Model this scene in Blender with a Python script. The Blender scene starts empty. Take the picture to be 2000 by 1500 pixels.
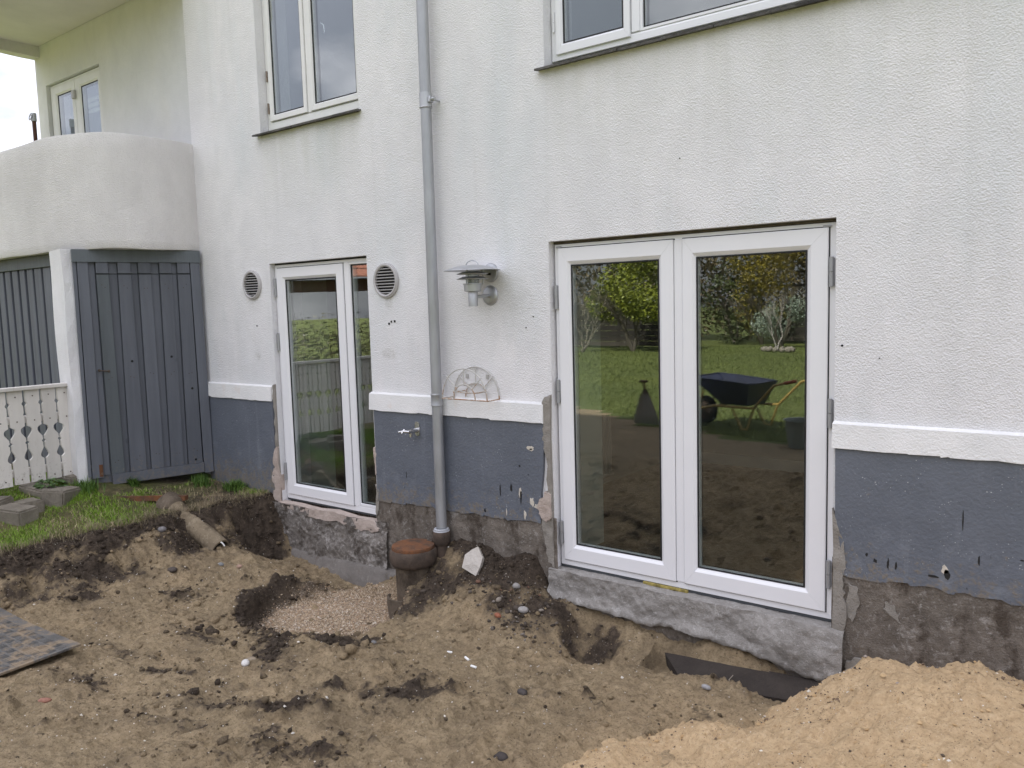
import bpy, bmesh, math, random
import numpy as np
from mathutils import Vector, Matrix, Euler

random.seed(7)
RS = np.random.RandomState(11)
scene = bpy.context.scene
COL = scene.collection
R = math.radians

# ------------------------------------------------------------------ camera
cam_d = bpy.data.cameras.new('camera')
cam = bpy.data.objects.new('camera', cam_d)
COL.objects.link(cam)
cam_d.sensor_width = 36.0
cam_d.lens = 28.354
cam_d.clip_start = 0.05
cam_d.clip_end = 600
yaw, pitch, roll = R(-37.728), R(-5.618), R(-1.6215)
fw = Vector((math.sin(yaw)*math.cos(pitch), math.cos(yaw)*math.cos(pitch), math.sin(pitch)))
rt = Vector((math.cos(yaw), -math.sin(yaw), 0))
up = rt.cross(fw)
r2 = rt*math.cos(roll) + up*math.sin(roll)
u2 = -rt*math.sin(roll) + up*math.cos(roll)
mw = Matrix(((r2.x, u2.x, -fw.x, 0), (r2.y, u2.y, -fw.y, -4.2), (r2.z, u2.z, -fw.z, 1.68), (0, 0, 0, 1)))
cam.matrix_world = mw
scene.camera = cam

# ------------------------------------------------------------------ light
SUN_AZ, SUN_EL = R(354), R(50)          # azimuth clockwise from +Y
world = bpy.data.worlds.new('World')
scene.world = world
world.use_nodes = True
wn, wl = world.node_tree.nodes, world.node_tree.links
wn.clear()
w_out = wn.new('ShaderNodeOutputWorld')
w_bg = wn.new('ShaderNodeBackground')
w_bg.inputs['Strength'].default_value = 0.1
w_sky = wn.new('ShaderNodeTexSky')
w_sky.sky_type = 'NISHITA'
w_sky.sun_disc = False
w_sky.sun_elevation = SUN_EL
w_sky.sun_rotation = SUN_AZ
w_tc = wn.new('ShaderNodeTexCoord')
w_map = wn.new('ShaderNodeMapping')
w_map.inputs['Scale'].default_value = (1, 1, 2.2)
w_n = wn.new('ShaderNodeTexNoise')
w_n.inputs['Scale'].default_value = 3.2
w_n.inputs['Detail'].default_value = 7
w_n.inputs['Roughness'].default_value = 0.52
w_rmp = wn.new('ShaderNodeValToRGB')
w_rmp.color_ramp.elements[0].position = 0.47
w_rmp.color_ramp.elements[0].color = (0.36, 0.37, 0.43, 1)
w_rmp.color_ramp.elements[1].position = 0.66
w_rmp.color_ramp.elements[1].color = (0.97, 0.945, 1.0, 1)
w_mul = wn.new('ShaderNodeMix'); w_mul.data_type = 'RGBA'; w_mul.blend_type = 'MULTIPLY'
w_mul.inputs[0].default_value = 1.0
w_mix = wn.new('ShaderNodeMix'); w_mix.data_type = 'RGBA'
w_mix.inputs[0].default_value = 0.9
wl.new(w_tc.outputs['Generated'], w_map.inputs['Vector'])
wl.new(w_map.outputs['Vector'], w_n.inputs['Vector'])
wl.new(w_n.outputs['Fac'], w_rmp.inputs['Fac'])
wl.new(w_rmp.outputs['Color'], w_mul.inputs[6])
# overcast luminance: the zenith is three times as bright as the horizon
w_sep = wn.new('ShaderNodeSeparateXYZ'); wl.new(w_tc.outputs['Generated'], w_sep.inputs[0])
w_lum = wn.new('ShaderNodeMapRange')
w_lum.inputs['From Min'].default_value = 0.0; w_lum.inputs['From Max'].default_value = 1.0
w_lum.inputs['To Min'].default_value = 3.0; w_lum.inputs['To Max'].default_value = 13.0
wl.new(w_sep.outputs['Z'], w_lum.inputs['Value'])
wl.new(w_lum.outputs['Result'], w_mul.inputs[7])
wl.new(w_sky.outputs['Color'], w_mix.inputs[6])
wl.new(w_mul.outputs[2], w_mix.inputs[7])
wl.new(w_mix.outputs[2], w_bg.inputs['Color'])
wl.new(w_bg.outputs['Background'], w_out.inputs['Surface'])

sun_d = bpy.data.lights.new('sun', 'SUN')
sun_d.energy = 4.6
sun_d.angle = R(1.5)
sun_d.color = (1.0, 0.96, 0.88)
sun = bpy.data.objects.new('sun', sun_d)
COL.objects.link(sun)
sdir = Vector((math.sin(SUN_AZ)*math.cos(SUN_EL), math.cos(SUN_AZ)*math.cos(SUN_EL), math.sin(SUN_EL)))
sun.location = sdir*30
sun.rotation_euler = (-sdir).to_track_quat('-Z', 'Y').to_euler()

scene.view_settings.view_transform = 'Standard'
scene.view_settings.look = 'None'
scene.view_settings.exposure = 1.90
scene.view_settings.gamma = 1.0
scene.view_settings.use_curve_mapping = False

# ------------------------------------------------------------------ numpy noise
def _h(ix, iy, seed):
    n = (ix*374761393 + iy*668265263 + seed*1442695041) & 0xffffffff
    n = ((n ^ (n >> 13))*1274126177) & 0xffffffff
    n = n ^ (n >> 16)
    return (n & 0xffff)/65535.0

def vnoise(x, y, seed=0):
    x = np.asarray(x, float); y = np.asarray(y, float)
    ix = np.floor(x).astype(np.int64); iy = np.floor(y).astype(np.int64)
    fx = x-ix; fy = y-iy
    fx = fx*fx*fx*(fx*(fx*6-15)+10); fy = fy*fy*fy*(fy*(fy*6-15)+10)
    a = _h(ix, iy, seed); b = _h(ix+1, iy, seed); c = _h(ix, iy+1, seed); d = _h(ix+1, iy+1, seed)
    return (a*(1-fx)+b*fx)*(1-fy)+(c*(1-fx)+d*fx)*fy

def fbm(x, y, seed=0, oct=4, gain=0.5):
    s = 0; a = 1; t = 0
    for i in range(oct):
        s = s+a*(vnoise(x*(2**i)+17.3*i, y*(2**i)-9.1*i, seed+i)*2-1)
        t += a; a *= gain
    return s/t

def sstep(a, b, x):
    t = np.clip((np.asarray(x, float)-a)/(b-a), 0, 1)
    return t*t*(3-2*t)

# ------------------------------------------------------------------ objects
def tag(o, label=None, cat=None, group=None, kind=None):
    if label: o['label'] = label
    if cat: o['category'] = cat
    if group: o['group'] = group
    if kind: o['kind'] = kind
    return o

def empty(name, loc, label=None, cat=None, group=None):
    o = bpy.data.objects.new(name, None)
    o.empty_display_size = 0.1
    o.location = loc
    COL.objects.link(o)
    return tag(o, label, cat, group)

def wloc(o):
    p = Vector((0, 0, 0))
    while o is not None:
        p += o.location; o = o.parent
    return p

def link(name, me, mat=None, parent=None, loc=None):
    o = bpy.data.objects.new(name, me)
    if mat is not None and not me.materials: me.materials.append(mat)
    COL.objects.link(o)
    if parent is not None: o.parent = parent
    if loc is not None: o.location = loc
    return o

def mesh_np(name, V, F, smooth=False):
    """V (n,3), F list of equal-length polygons as array (m,k)"""
    V = np.asarray(V, np.float32); F = np.asarray(F, np.int32)
    me = bpy.data.meshes.new(name)
    me.vertices.add(len(V)); me.vertices.foreach_set('co', V.ravel())
    k = F.shape[1]
    me.loops.add(F.size); me.loops.foreach_set('vertex_index', F.ravel())
    me.polygons.add(len(F))
    me.polygons.foreach_set('loop_start', np.arange(0, F.size, k, dtype=np.int32))
    me.polygons.foreach_set('loop_total', np.full(len(F), k, np.int32))
    me.polygons.foreach_set('use_smooth', np.full(len(F), smooth, bool))
    me.update(calc_edges=True)
    return me

def set_attr(me, name, arr):
    a = me.attributes.new(name, 'FLOAT_COLOR', 'POINT')
    arr = np.asarray(arr, np.float32)
    if arr.shape[1] == 3: arr = np.hstack([arr, np.ones((len(arr), 1), np.float32)])
    a.data.foreach_set('color', arr.ravel())

class MB:
    def __init__(self): self.v = []; self.f = []
    def add(self, vs, fs):
        n = len(self.v); self.v += [tuple(p) for p in vs]; self.f += [tuple(i+n for i in f) for f in fs]
    def box(self, x0, x1, y0, y1, z0, z1):
        self.add([(x0,y0,z0),(x1,y0,z0),(x1,y1,z0),(x0,y1,z0),(x0,y0,z1),(x1,y0,z1),(x1,y1,z1),(x0,y1,z1)],
                 [(0,3,2,1),(4,5,6,7),(0,1,5,4),(1,2,6,5),(2,3,7,6),(3,0,4,7)])
    def cbox(self, x0, x1, y0, y1, z0, z1, c=0.003):
        """box with chamfered edges"""
        bm = bmesh.new()
        bmesh.ops.create_cube(bm, size=1)
        for v in bm.verts:
            v.co = Vector(((x0+x1)/2+v.co.x*(x1-x0), (y0+y1)/2+v.co.y*(y1-y0), (z0+z1)/2+v.co.z*(z1-z0)))
        bmesh.ops.bevel(bm, geom=bm.edges[:], offset=c, segments=1, affect='EDGES')
        self.bm(bm)
    def bm(self, bm, mtx=None):
        bm.verts.ensure_lookup_table()
        vs = [(mtx @ v.co if mtx else v.co.copy()) for v in bm.verts]
        for i, v in enumerate(bm.verts): v.index = i
        self.add(vs, [[v.index for v in f.verts] for f in bm.faces]); bm.free()
    def prism(self, poly, axis, a, b):
        """poly: list of 2-d points; extruded along axis from a to b"""
        def P(p, t):
            return {'x': (t, p[0], p[1]), 'y': (p[0], t, p[1]), 'z': (p[0], p[1], t)}[axis]
        n = len(poly)
        self.add([P(p, a) for p in poly]+[P(p, b) for p in poly],
                 [tuple(range(n))[::-1], tuple(range(n, 2*n))]+[(i, (i+1) % n, n+(i+1) % n, n+i) for i in range(n)])
    def tube(self, pts, r, seg=10, cap=True):
        pts = [Vector(p) for p in pts]; n = len(pts)
        rr = r if isinstance(r, (list, tuple)) else [r]*n
        t0 = (pts[1]-pts[0]).normalized()
        ref = Vector((0, 0, 1)) if abs(t0.z) < 0.9 else Vector((1, 0, 0))
        nx = t0.cross(ref).normalized(); vs = []
        for i, p in enumerate(pts):
            t = (pts[min(i+1, n-1)]-pts[max(i-1, 0)]).normalized()
            nx = (nx - t*nx.dot(t)).normalized(); ny = t.cross(nx)
            for k in range(seg):
                a = 2*math.pi*k/seg
                vs.append(p+(nx*math.cos(a)+ny*math.sin(a))*rr[i])
        fs = [(i*seg+k, i*seg+(k+1) % seg, (i+1)*seg+(k+1) % seg, (i+1)*seg+k) for i in range(n-1) for k in range(seg)]
        if cap: fs += [tuple(range(seg))[::-1], tuple(range((n-1)*seg, n*seg))]
        self.add(vs, fs)
    def lathe(self, prof, c, axis=(0, 0, 1), seg=28, jit=0, close=False):
        """prof: (radius, height) list"""
        ax = Vector(axis).normalized()
        ref = Vector((0, 0, 1)) if abs(ax.z) < 0.9 else Vector((1, 0, 0))
        nx = ax.cross(ref).normalized(); ny = ax.cross(nx); c = Vector(c)
        vs = []
        for r, h in prof:
            for k in range(seg):
                a = 2*math.pi*k/seg
                q = r*(1+random.uniform(-jit, jit))
                vs.append(c+ax*h+(nx*math.cos(a)+ny*math.sin(a))*q)
        n = len(prof)
        rng = range(n) if close else range(n-1)
        fs = [(i*seg+k, i*seg+(k+1) % seg, ((i+1) % n)*seg+(k+1) % seg, ((i+1) % n)*seg+k) for i in rng for k in range(seg)]
        self.add(vs, fs)
    def build(self, name, mat, parent=None, smooth=False, kind=None, label=None, angle=None):
        p = wloc(parent)
        me = bpy.data.meshes.new(name)
        me.from_pydata([(v[0]-p.x, v[1]-p.y, v[2]-p.z) for v in self.v], [], self.f)
        bm = bmesh.new(); bm.from_mesh(me)
        bmesh.ops.recalc_face_normals(bm, faces=bm.faces)
        bm.to_mesh(me); bm.free()
        if smooth:
            me.polygons.foreach_set('use_smooth', [True]*len(me.polygons))
            me.set_sharp_from_angle(angle=R(angle or 38))
        o = link(name, me, mat, parent)
        if kind: o['kind'] = kind
        if label: o['label'] = label
        return o

# ------------------------------------------------------------------ materials
class Mt:
    def __init__(self, name):
        self.m = bpy.data.materials.new(name); self.m.use_nodes = True
        self.n = self.m.node_tree.nodes; self.l = self.m.node_tree.links
        self.b = self.n['Principled BSDF']
        self.tc = self.n.new('ShaderNodeTexCoord')
        self.pos = self.n.new('ShaderNodeNewGeometry').outputs['Position']
        self.nrm = None
    def map(self, scale, src=None):
        m = self.n.new('ShaderNodeMapping'); m.inputs['Scale'].default_value = scale
        self.l.new(src or self.pos, m.inputs['Vector']); return m.outputs['Vector']
    def noise(self, scale, detail=4, rough=0.55, vec=None, dist=0):
        t = self.n.new('ShaderNodeTexNoise'); t.inputs['Scale'].default_value = scale
        t.inputs['Detail'].default_value = detail; t.inputs['Roughness'].default_value = rough
        t.inputs['Distortion'].default_value = dist
        self.l.new(vec or self.pos, t.inputs['Vector']); return t.outputs['Fac']
    def voro(self, scale, vec=None, out='Distance'):
        t = self.n.new('ShaderNodeTexVoronoi'); t.inputs['Scale'].default_value = scale
        self.l.new(vec or self.pos, t.inputs['Vector']); return t.outputs[out]
    def ramp(self, fac, stops):
        r = self.n.new('ShaderNodeValToRGB'); e = r.color_ramp.elements
        while len(e) < len(stops): e.new(0.5)
        for i, (p, c) in enumerate(stops):
            e[i].position = p
            e[i].color = (c, c, c, 1) if isinstance(c, (int, float)) else (*c, 1)
        self.l.new(fac, r.inputs['Fac']); return r.outputs['Color']
    def mix(self, fac, a, b, mode='MIX'):
        m = self.n.new('ShaderNodeMix'); m.data_type = 'RGBA'; m.blend_type = mode
        for s, i in ((fac, 0), (a, 6), (b, 7)):
            if isinstance(s, (int, float)): m.inputs[i].default_value = s if i == 0 else (s, s, s, 1)
            elif isinstance(s, tuple): m.inputs[i].default_value = (*s, 1)
            else: self.l.new(s, m.inputs[i])
        return m.outputs[2]
    def math(self, op, a, b=0.0, clamp=False):
        m = self.n.new('ShaderNodeMath'); m.operation = op; m.use_clamp = clamp
        for s, i in ((a, 0), (b, 1)):
            if isinstance(s, (int, float)): m.inputs[i].default_value = s
            else: self.l.new(s, m.inputs[i])
        return m.outputs[0]
    def sep(self, src=None):
        s = self.n.new('ShaderNodeSeparateXYZ'); self.l.new(src or self.pos, s.inputs[0]); return s.outputs
    def attr(self, name):
        a = self.n.new('ShaderNodeAttribute'); a.attribute_name = name; return a.outputs['Color']
    def bump(self, h, strength=0.5, dist=0.01):
        b = self.n.new('ShaderNodeBump'); b.inputs['Strength'].default_value = strength
        b.inputs['Distance'].default_value = dist
        self.l.new(h, b.inputs['Height'])
        if self.nrm is not None: self.l.new(self.nrm, b.inputs['Normal'])
        self.nrm = b.outputs['Normal']; return self
    def done(self, col=None, rough=0.6, metal=0, spec=None):
        if col is not None:
            if isinstance(col, tuple): self.b.inputs['Base Color'].default_value = (*col, 1)
            else: self.l.new(col, self.b.inputs['Base Color'])
        if isinstance(rough, (int, float)): self.b.inputs['Roughness'].default_value = rough
        else: self.l.new(rough, self.b.inputs['Roughness'])
        self.b.inputs['Metallic'].default_value = metal
        if spec is not None: self.b.inputs['Specular IOR Level'].default_value = spec
        if self.nrm is not None: self.l.new(self.nrm, self.b.inputs['Normal'])
        return self.m

def simple(name, col, rough=0.6, metal=0, var=0.0, scale=8, bump=0, bscale=60, spec=None):
    t = Mt(name)
    c = col
    if var:
        n = t.noise(scale, 5)
        lo = tuple(x*(1-var) for x in col); hi = tuple(min(1, x*(1+var)) for x in col)
        c = t.ramp(n, [(0.3, lo), (0.7, hi)])
    if bump: t.bump(t.noise(bscale, 3), bump, 0.01)
    return t.done(c, rough, metal, spec)

# white roughcast render with grey-green weathering
def render_mat(name, lo, hi, tint, grain=0.55, blot=0.55, marks=False):
    t = Mt(name)
    a = t.noise(0.85, 5, 0.6, t.map((1, 1, 0.75)))
    b = t.noise(5.5, 6, 0.62, t.map((1, 1, 0.6)))
    c = t.mix(t.ramp(a, [(0.38, 0.0), (0.68, 1.0)]), lo, hi)
    c = t.mix(t.math('MULTIPLY', t.ramp(t.noise(1.7, 4, 0.6, t.map((1, 1, 0.35))), [(0.50, 0.0), (0.70, 1.0)]), blot), c, tint)
    c = t.mix(t.ramp(b, [(0.33, 0.34), (0.62, 0.0)]), c, tuple(x*0.84 for x in lo))
    streak = t.noise(9, 3, 0.55, t.map((1, 1, 0.06)))
    c = t.mix(t.ramp(streak, [(0.58, 0.0), (0.8, 0.18)]), c, (0.50, 0.50, 0.46))
    pit = t.voro(16)
    c = t.mix(t.ramp(pit, [(0.03, 0.35), (0.045, 0.0)]), c, (0.35, 0.33, 0.30))
    if marks:
        X, Y, Z = t.sep()
        def rng(v, a, b, c2, d): return t.math('MULTIPLY', t.ramp(t.math('MULTIPLY', t.math('SUBTRACT', v, a), 1/(b-a)), [(0, 0.0), (1, 1.0)]), t.ramp(t.math('MULTIPLY', t.math('SUBTRACT', d, v), 1/(d-c2)), [(0, 0.0), (1, 1.0)]))
        run = t.ramp(t.noise(7, 4, 0.65, t.map((1, 1, 0.10))), [(0.42, 0.0), (0.68, 1.0)])
        for x0, x1, z1, zz, col in ((-5.85, -4.6, 3.12, 2.45, (0.56, 0.57, 0.47)), (-2.95, 0.8, 3.09, 2.3, (0.62, 0.62, 0.55))):
            m = t.math('MULTIPLY', rng(X, x0, x0+.08, x1-.08, x1), rng(Z, zz, z1-.03, z1, z1+.01))
            c = t.mix(t.math('MULTIPLY', t.math('MULTIPLY', m, t.math('ADD', t.math('MULTIPLY', run, .75), .25)), .38), c, col)
        sm = t.ramp(t.noise(22, 5, 0.7), [(0.45, 0.0), (0.62, 1.0)])
        for x, z, rx, rz, k in ((-4.40, 1.34, .10, .05, .6), (-4.38, 1.72, .05, .06, .45), (-6.03, 1.30, .06, .05, .35), (-3.15, 1.70, .16, .10, .18), (-.62, 1.6, .25, .8, .12), (-3.93, 1.35, .05, .9, .25)):  # includes the lamp's soft shadow painted on; the tall one follows the downpipe
            dx = t.math('MULTIPLY', t.math('SUBTRACT', X, x), 1/rx); dz = t.math('MULTIPLY', t.math('SUBTRACT', Z, z), 1/rz)
            d2 = t.math('ADD', t.math('MULTIPLY', dx, dx), t.math('MULTIPLY', dz, dz))
            c = t.mix(t.math('MULTIPLY', t.math('MULTIPLY', t.ramp(d2, [(0.1, 1.0), (1.0, 0.0)]), t.math('ADD', t.math('MULTIPLY', sm, .75), .25)), k), c, (0.36, 0.35, 0.30))
    g1 = t.noise(98, 4, 0.62); g2 = t.voro(120); g3 = t.noise(240, 2)
    h = t.math('ADD', t.math('MULTIPLY', g1, 1.0), t.math('MULTIPLY', g2, 0.55))
    h = t.math('ADD', h, t.math('MULTIPLY', g3, 0.35))
    c = t.mix(t.ramp(g1, [(0.36, 0.22), (0.5, 0.0)]), c, tuple(x*0.80 for x in lo))
    t.bump(t.noise(7, 3), 0.25, 0.02).bump(h, grain, 0.013)
    return t.done(c, 0.9, 0, 0.25)

M_white = render_mat('white_roughcast', (0.785, 0.78, 0.785), (0.865, 0.85, 0.85), (0.69, 0.725, 0.735), 0.52, 0.65, True)
M_balcony = render_mat('grey_white_roughcast', (0.65, 0.63, 0.615), (0.75, 0.73, 0.71), (0.60, 0.585, 0.565), 0.55, 0.35)  # balconies: greyer and darker than the wall render
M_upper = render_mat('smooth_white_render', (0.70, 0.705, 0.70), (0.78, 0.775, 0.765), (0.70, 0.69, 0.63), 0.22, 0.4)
M_soffit = simple('cream_soffit', (0.70, 0.67, 0.62), 0.9, 0, 0.06, 3, 0.2, 30)

def band_mat():
    t = Mt('white_band_render')
    n = t.noise(2.5, 5)
    c = t.ramp(n, [(0.35, (0.74, 0.74, 0.73)), (0.7, (0.84, 0.83, 0.815))])
    s = t.noise(3.3, 4, 0.6, t.map((1, 1, 1)))
    c = t.mix(t.ramp(s, [(0.63, 0.0), (0.80, 0.5)]), c, (0.68, 0.52, 0.40))
    t.bump(t.noise(9, 3), 0.3, 0.02).bump(t.noise(100, 3, 0.6), 0.55, 0.009)
    return t.done(c, 0.9, 0, 0.25)
M_band = band_mat()

def plinth_mat():
    t = Mt('blue_grey_plinth_paint')
    n = t.noise(3.0, 5, 0.6)
    c = t.ramp(n, [(0.3, (0.116, 0.130, 0.157)), (0.7, (0.138, 0.153, 0.182))])
    x, y, z = t.sep()
    sc = t.noise(8, 6, 0.7)
    low = t.ramp(z, [(0.22, 1.0), (0.62, 0.0)])
    c = t.mix(t.math('MULTIPLY', t.ramp(sc, [(0.52, 0.0), (0.72, 0.6)]), low), c, (0.27, 0.29, 0.32))
    sp = t.voro(52, t.map((1, 1, 1.15)))
    spm = t.math('MULTIPLY', t.ramp(t.math('ADD', sp, t.math('MULTIPLY', t.noise(24, 3), .38)), [(0.26, 1.0), (0.32, 0.0)]), t.ramp(t.noise(5, 3), [(0.46, 0.0), (0.60, 1.0)]))
    c = t.mix(t.math('MULTIPLY', spm, 0.8), c, (0.62, 0.63, 0.62))
    dr = t.noise(26, 4, 0.7, t.map((1, 1, 0.3)))
    c = t.mix(t.math('MULTIPLY', t.ramp(dr, [(0.69, 0.0), (0.72, 1.0)]), t.ramp(z, [(0.26, 1.0), (0.55, 0.0)])), c, (0.02, 0.02, 0.022))
    st = t.noise(14, 4, 0.6, t.map((1, 1, 0.08)))
    c = t.mix(t.ramp(st, [(0.60, 0.0), (0.75, 0.35)]), c, (0.24, 0.26, 0.29))
    mud = t.math('ADD', t.noise(30, 6, 0.75), t.math('MULTIPLY', t.ramp(z, [(0.20, 0.22), (0.50, 0.0)]), 1.0))
    c = t.mix(t.ramp(mud, [(0.64, 0.0), (0.76, 0.75)]), c, (0.21, 0.175, 0.13))
    scr = t.noise(55, 4, 0.7, t.map((1, 1, .4)))
    c = t.mix(t.ramp(scr, [(0.66, 0.0), (0.72, 0.35)]), c, (0.30, 0.32, 0.35))
    t.bump(t.noise(6, 4), 0.35, 0.02).bump(t.noise(60, 4, 0.6), 0.5, 0.008)
    return t.done(c, t.ramp(n, [(0.3, 0.38), (0.7, 0.55)]), 0, 0.5)
M_plinth = plinth_mat()

def concrete(name, lo, hi, eff, effpos=0.6, dirt=(0.10, 0.08, 0.06), dpos=0.62, bump=0.6, sc=5.0):
    t = Mt(name)
    n = t.noise(sc, 8, 0.68)
    c = t.ramp(n, [(0.32, lo), (0.68, hi)])
    e = t.noise(sc*1.9, 9, 0.74, None, 0.6)
    c = t.mix(t.ramp(e, [(effpos-.03, 0.0), (effpos+0.10, 0.8)]), c, eff)
    e2 = t.noise(sc*9, 7, 0.75)
    c = t.mix(t.math('MULTIPLY', t.ramp(e2, [(0.54, 0.0), (0.66, 0.7)]), t.ramp(e, [(effpos-.22, 0.12), (effpos-.05, 1.0)])), c, eff)
    d = t.noise(sc*0.8, 8, 0.7, t.map((1.3, 1, 0.8)))
    c = t.mix(t.ramp(d, [(dpos-0.06, 0.0), (dpos+0.05, 0.85)]), c, dirt)
    v = t.voro(85)
    c = t.mix(t.ramp(v, [(0.12, 0.5), (0.2, 0.0)]), c, tuple(x*0.4 for x in lo))
    t.bump(t.noise(18, 6, 0.7), 0.8, 0.02).bump(t.noise(110, 4, 0.65), bump, 0.008)
    return t.done(c, 0.93, 0, 0.25)
M_conc = concrete('grey_concrete', (0.23, 0.215, 0.195), (0.38, 0.36, 0.335), (0.52, 0.50, 0.475), 0.58, (0.13, 0.105, 0.08), 0.64)
M_found = concrete('dirty_foundation_concrete', (0.120, 0.102, 0.084), (0.240, 0.208, 0.174), (0.44, 0.415, 0.38), 0.60, (0.070, 0.054, 0.041), 0.57, 0.8, 6.0)
M_stonew = concrete('rough_stone_foundation', (0.13, 0.115, 0.10), (0.25, 0.225, 0.20), (0.48, 0.45, 0.42), 0.535, (0.06, 0.047, 0.036), 0.60, 0.9, 6.5)
M_mortar = concrete('grey_mortar', (0.24, 0.22, 0.19), (0.34, 0.315, 0.28), (0.42, 0.39, 0.35), 0.66, (0.17, 0.14, 0.11), 0.68)
M_pmort = concrete('pink_mortar', (0.44, 0.36, 0.31), (0.56, 0.47, 0.41), (0.62, 0.56, 0.50), 0.62, (0.22, 0.18, 0.15), 0.66)
M_block = concrete('garden_block_concrete', (0.17, 0.15, 0.12), (0.27, 0.24, 0.195), (0.36, 0.32, 0.26), 0.66, (0.15, 0.13, 0.09), 0.62)
M_ledge = concrete('smooth_footing_concrete', (0.155, 0.14, 0.125), (0.225, 0.205, 0.185), (0.36, 0.34, 0.31), 0.68, (0.10, 0.08, 0.06), 0.60, 0.35)
M_slab = concrete('wet_dark_slab', (0.036, 0.030, 0.026), (0.058, 0.048, 0.041), (0.075, 0.062, 0.05), 0.70, (0.075, 0.058, 0.04), 0.72, 0.12)
M_slate = concrete('weathered_slate', (0.055, 0.053, 0.050), (0.15, 0.145, 0.135), (0.30, 0.28, 0.25), 0.64, (0.04, 0.038, 0.036), 0.6)

M_pvc = simple('white_window_frame', (0.80, 0.80, 0.815), 0.32, 0, 0.015, 3, 0.03, 5)
M_pvc_old = simple('painted_window_frame', (0.77, 0.765, 0.745), 0.45, 0, 0.05, 7, 0.12, 30)
M_gasket = simple('black_gasket', (0.012, 0.012, 0.013), 0.6)
M_seal = simple('dark_grey_sealant', (0.055, 0.06, 0.065), 0.6)
M_hinge = simple('grey_hinge', (0.36, 0.365, 0.375), 0.4, 0.35)
M_hinge_old = simple('brown_old_hinge', (0.25, 0.20, 0.155), 0.5, 0.4, 0.3, 60)
M_insul = simple('yellow_insulation_foam', (0.30, 0.24, 0.07), 0.9, 0, 0.5, 40, 0.9, 80)

def glass_mat():
    t = Mt('window_glass')
    n, l = t.n, t.l
    out = n['Material Output']
    n.remove(t.b)
    lw = n.new('ShaderNodeLayerWeight'); lw.inputs['Blend'].default_value = 0.5
    p = t.math('POWER', lw.outputs['Facing'], 2.2)
    fac = t.math('ADD', t.math('MULTIPLY', p, 0.75), 0.118, True)
    bp = n.new('ShaderNodeBump'); bp.inputs['Strength'].default_value = 0.05; bp.inputs['Distance'].default_value = 0.012
    l.new(t.noise(2.2, 1, 0.3), bp.inputs['Height'])
    tr = n.new('ShaderNodeBsdfTransparent'); tr.inputs['Color'].default_value = (0.86, 0.90, 0.88, 1)
    gl = n.new('ShaderNodeBsdfGlossy'); gl.inputs['Roughness'].default_value = 0.0
    gl.inputs['Color'].default_value = (0.98, 0.99, 1.0, 1)
    l.new(bp.outputs['Normal'], gl.inputs['Normal'])
    mx = n.new('ShaderNodeMixShader')
    l.new(fac, mx.inputs[0]); l.new(tr.outputs[0], mx.inputs[1]); l.new(gl.outputs[0], mx.inputs[2])
    l.new(mx.outputs[0], out.inputs['Surface'])
    return t.m
M_glass = glass_mat()

def galv(name, col=(0.48, 0.49, 0.505), rough=0.42, metal=0.75):
    t = Mt(name)
    n = t.noise(14, 4, 0.6, t.map((1, 1, 0.3)))
    v = t.voro(70, None, 'Color')
    c = t.ramp(n, [(0.3, tuple(x*0.86 for x in col)), (0.7, tuple(min(1, x*1.08) for x in col))])
    return t.done(c, t.ramp(n, [(0.3, rough-0.06), (0.7, rough+0.1)]), metal)
M_galv = galv('galvanised_steel')
M_pipe = galv('grey_zinc_pipe', (0.40, 0.41, 0.425), 0.45, 0.55)
M_vent = simple('grey_plastic_vent', (0.45, 0.435, 0.43), 0.5)
M_black = simple('painted_hole_dark', (0.008, 0.008, 0.008), 0.9)  # for flat discs that paint the dark inside holes, vents and pipe bore
M_clear = simple('lamp_clear_glass', (0.72, 0.75, 0.74), 0.12)
M_clear.node_tree.nodes['Principled BSDF'].inputs['Transmission Weight'].default_value = 0.8
M_chrome = simple('chrome_tap_metal', (0.62, 0.62, 0.63), 0.25, 0.9)

def rust(name, a, b, pos=0.5):
    t = Mt(name)
    n = t.noise(9, 8, 0.7)
    c = t.ramp(n, [(pos-0.14, a), (pos+0.14, b)])
    c = t.mix(t.ramp(t.noise(45, 5, 0.7), [(0.55, 0.0), (0.7, 0.6)]), c, (0.05, 0.03, 0.02))
    t.bump(t.noise(60, 5, 0.7), 0.6, 0.006)
    return t.done(c, 0.9)
M_rust = rust('orange_rust', (0.075, 0.047, 0.031), (0.215, 0.083, 0.030), 0.50)
M_rustdark = rust('dark_rusty_iron', (0.045, 0.034, 0.026), (0.105, 0.075, 0.055))
M_clay = concrete('muddy_clay_pipe', (0.16, 0.125, 0.082), (0.29, 0.232, 0.155), (0.42, 0.36, 0.26), 0.60, (0.075, 0.057, 0.038), 0.55, 0.7)
M_mudpipe = concrete('mud_caked_pipe', (0.10, 0.078, 0.056), (0.17, 0.135, 0.10), (0.27, 0.23, 0.18), 0.64, (0.05, 0.038, 0.028), 0.58, 0.5)
def wire_mat():
    t = Mt('rusty_white_wire')
    x, y, z = t.sep()
    low = t.ramp(z, [(0.0, 1.0), (1.0, 1.0)])
    n = t.noise(32, 5, 0.7)
    zz = t.math('SUBTRACT', 1.14, z)
    k = t.math('ADD', t.math('MULTIPLY', zz, 1.6), n)
    c = t.mix(t.ramp(k, [(0.50, 0.0), (0.66, 1.0)]), (0.50, 0.49, 0.46), (0.34, 0.19, 0.09))
    return t.done(c, 0.6)
M_wire = wire_mat()

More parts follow.
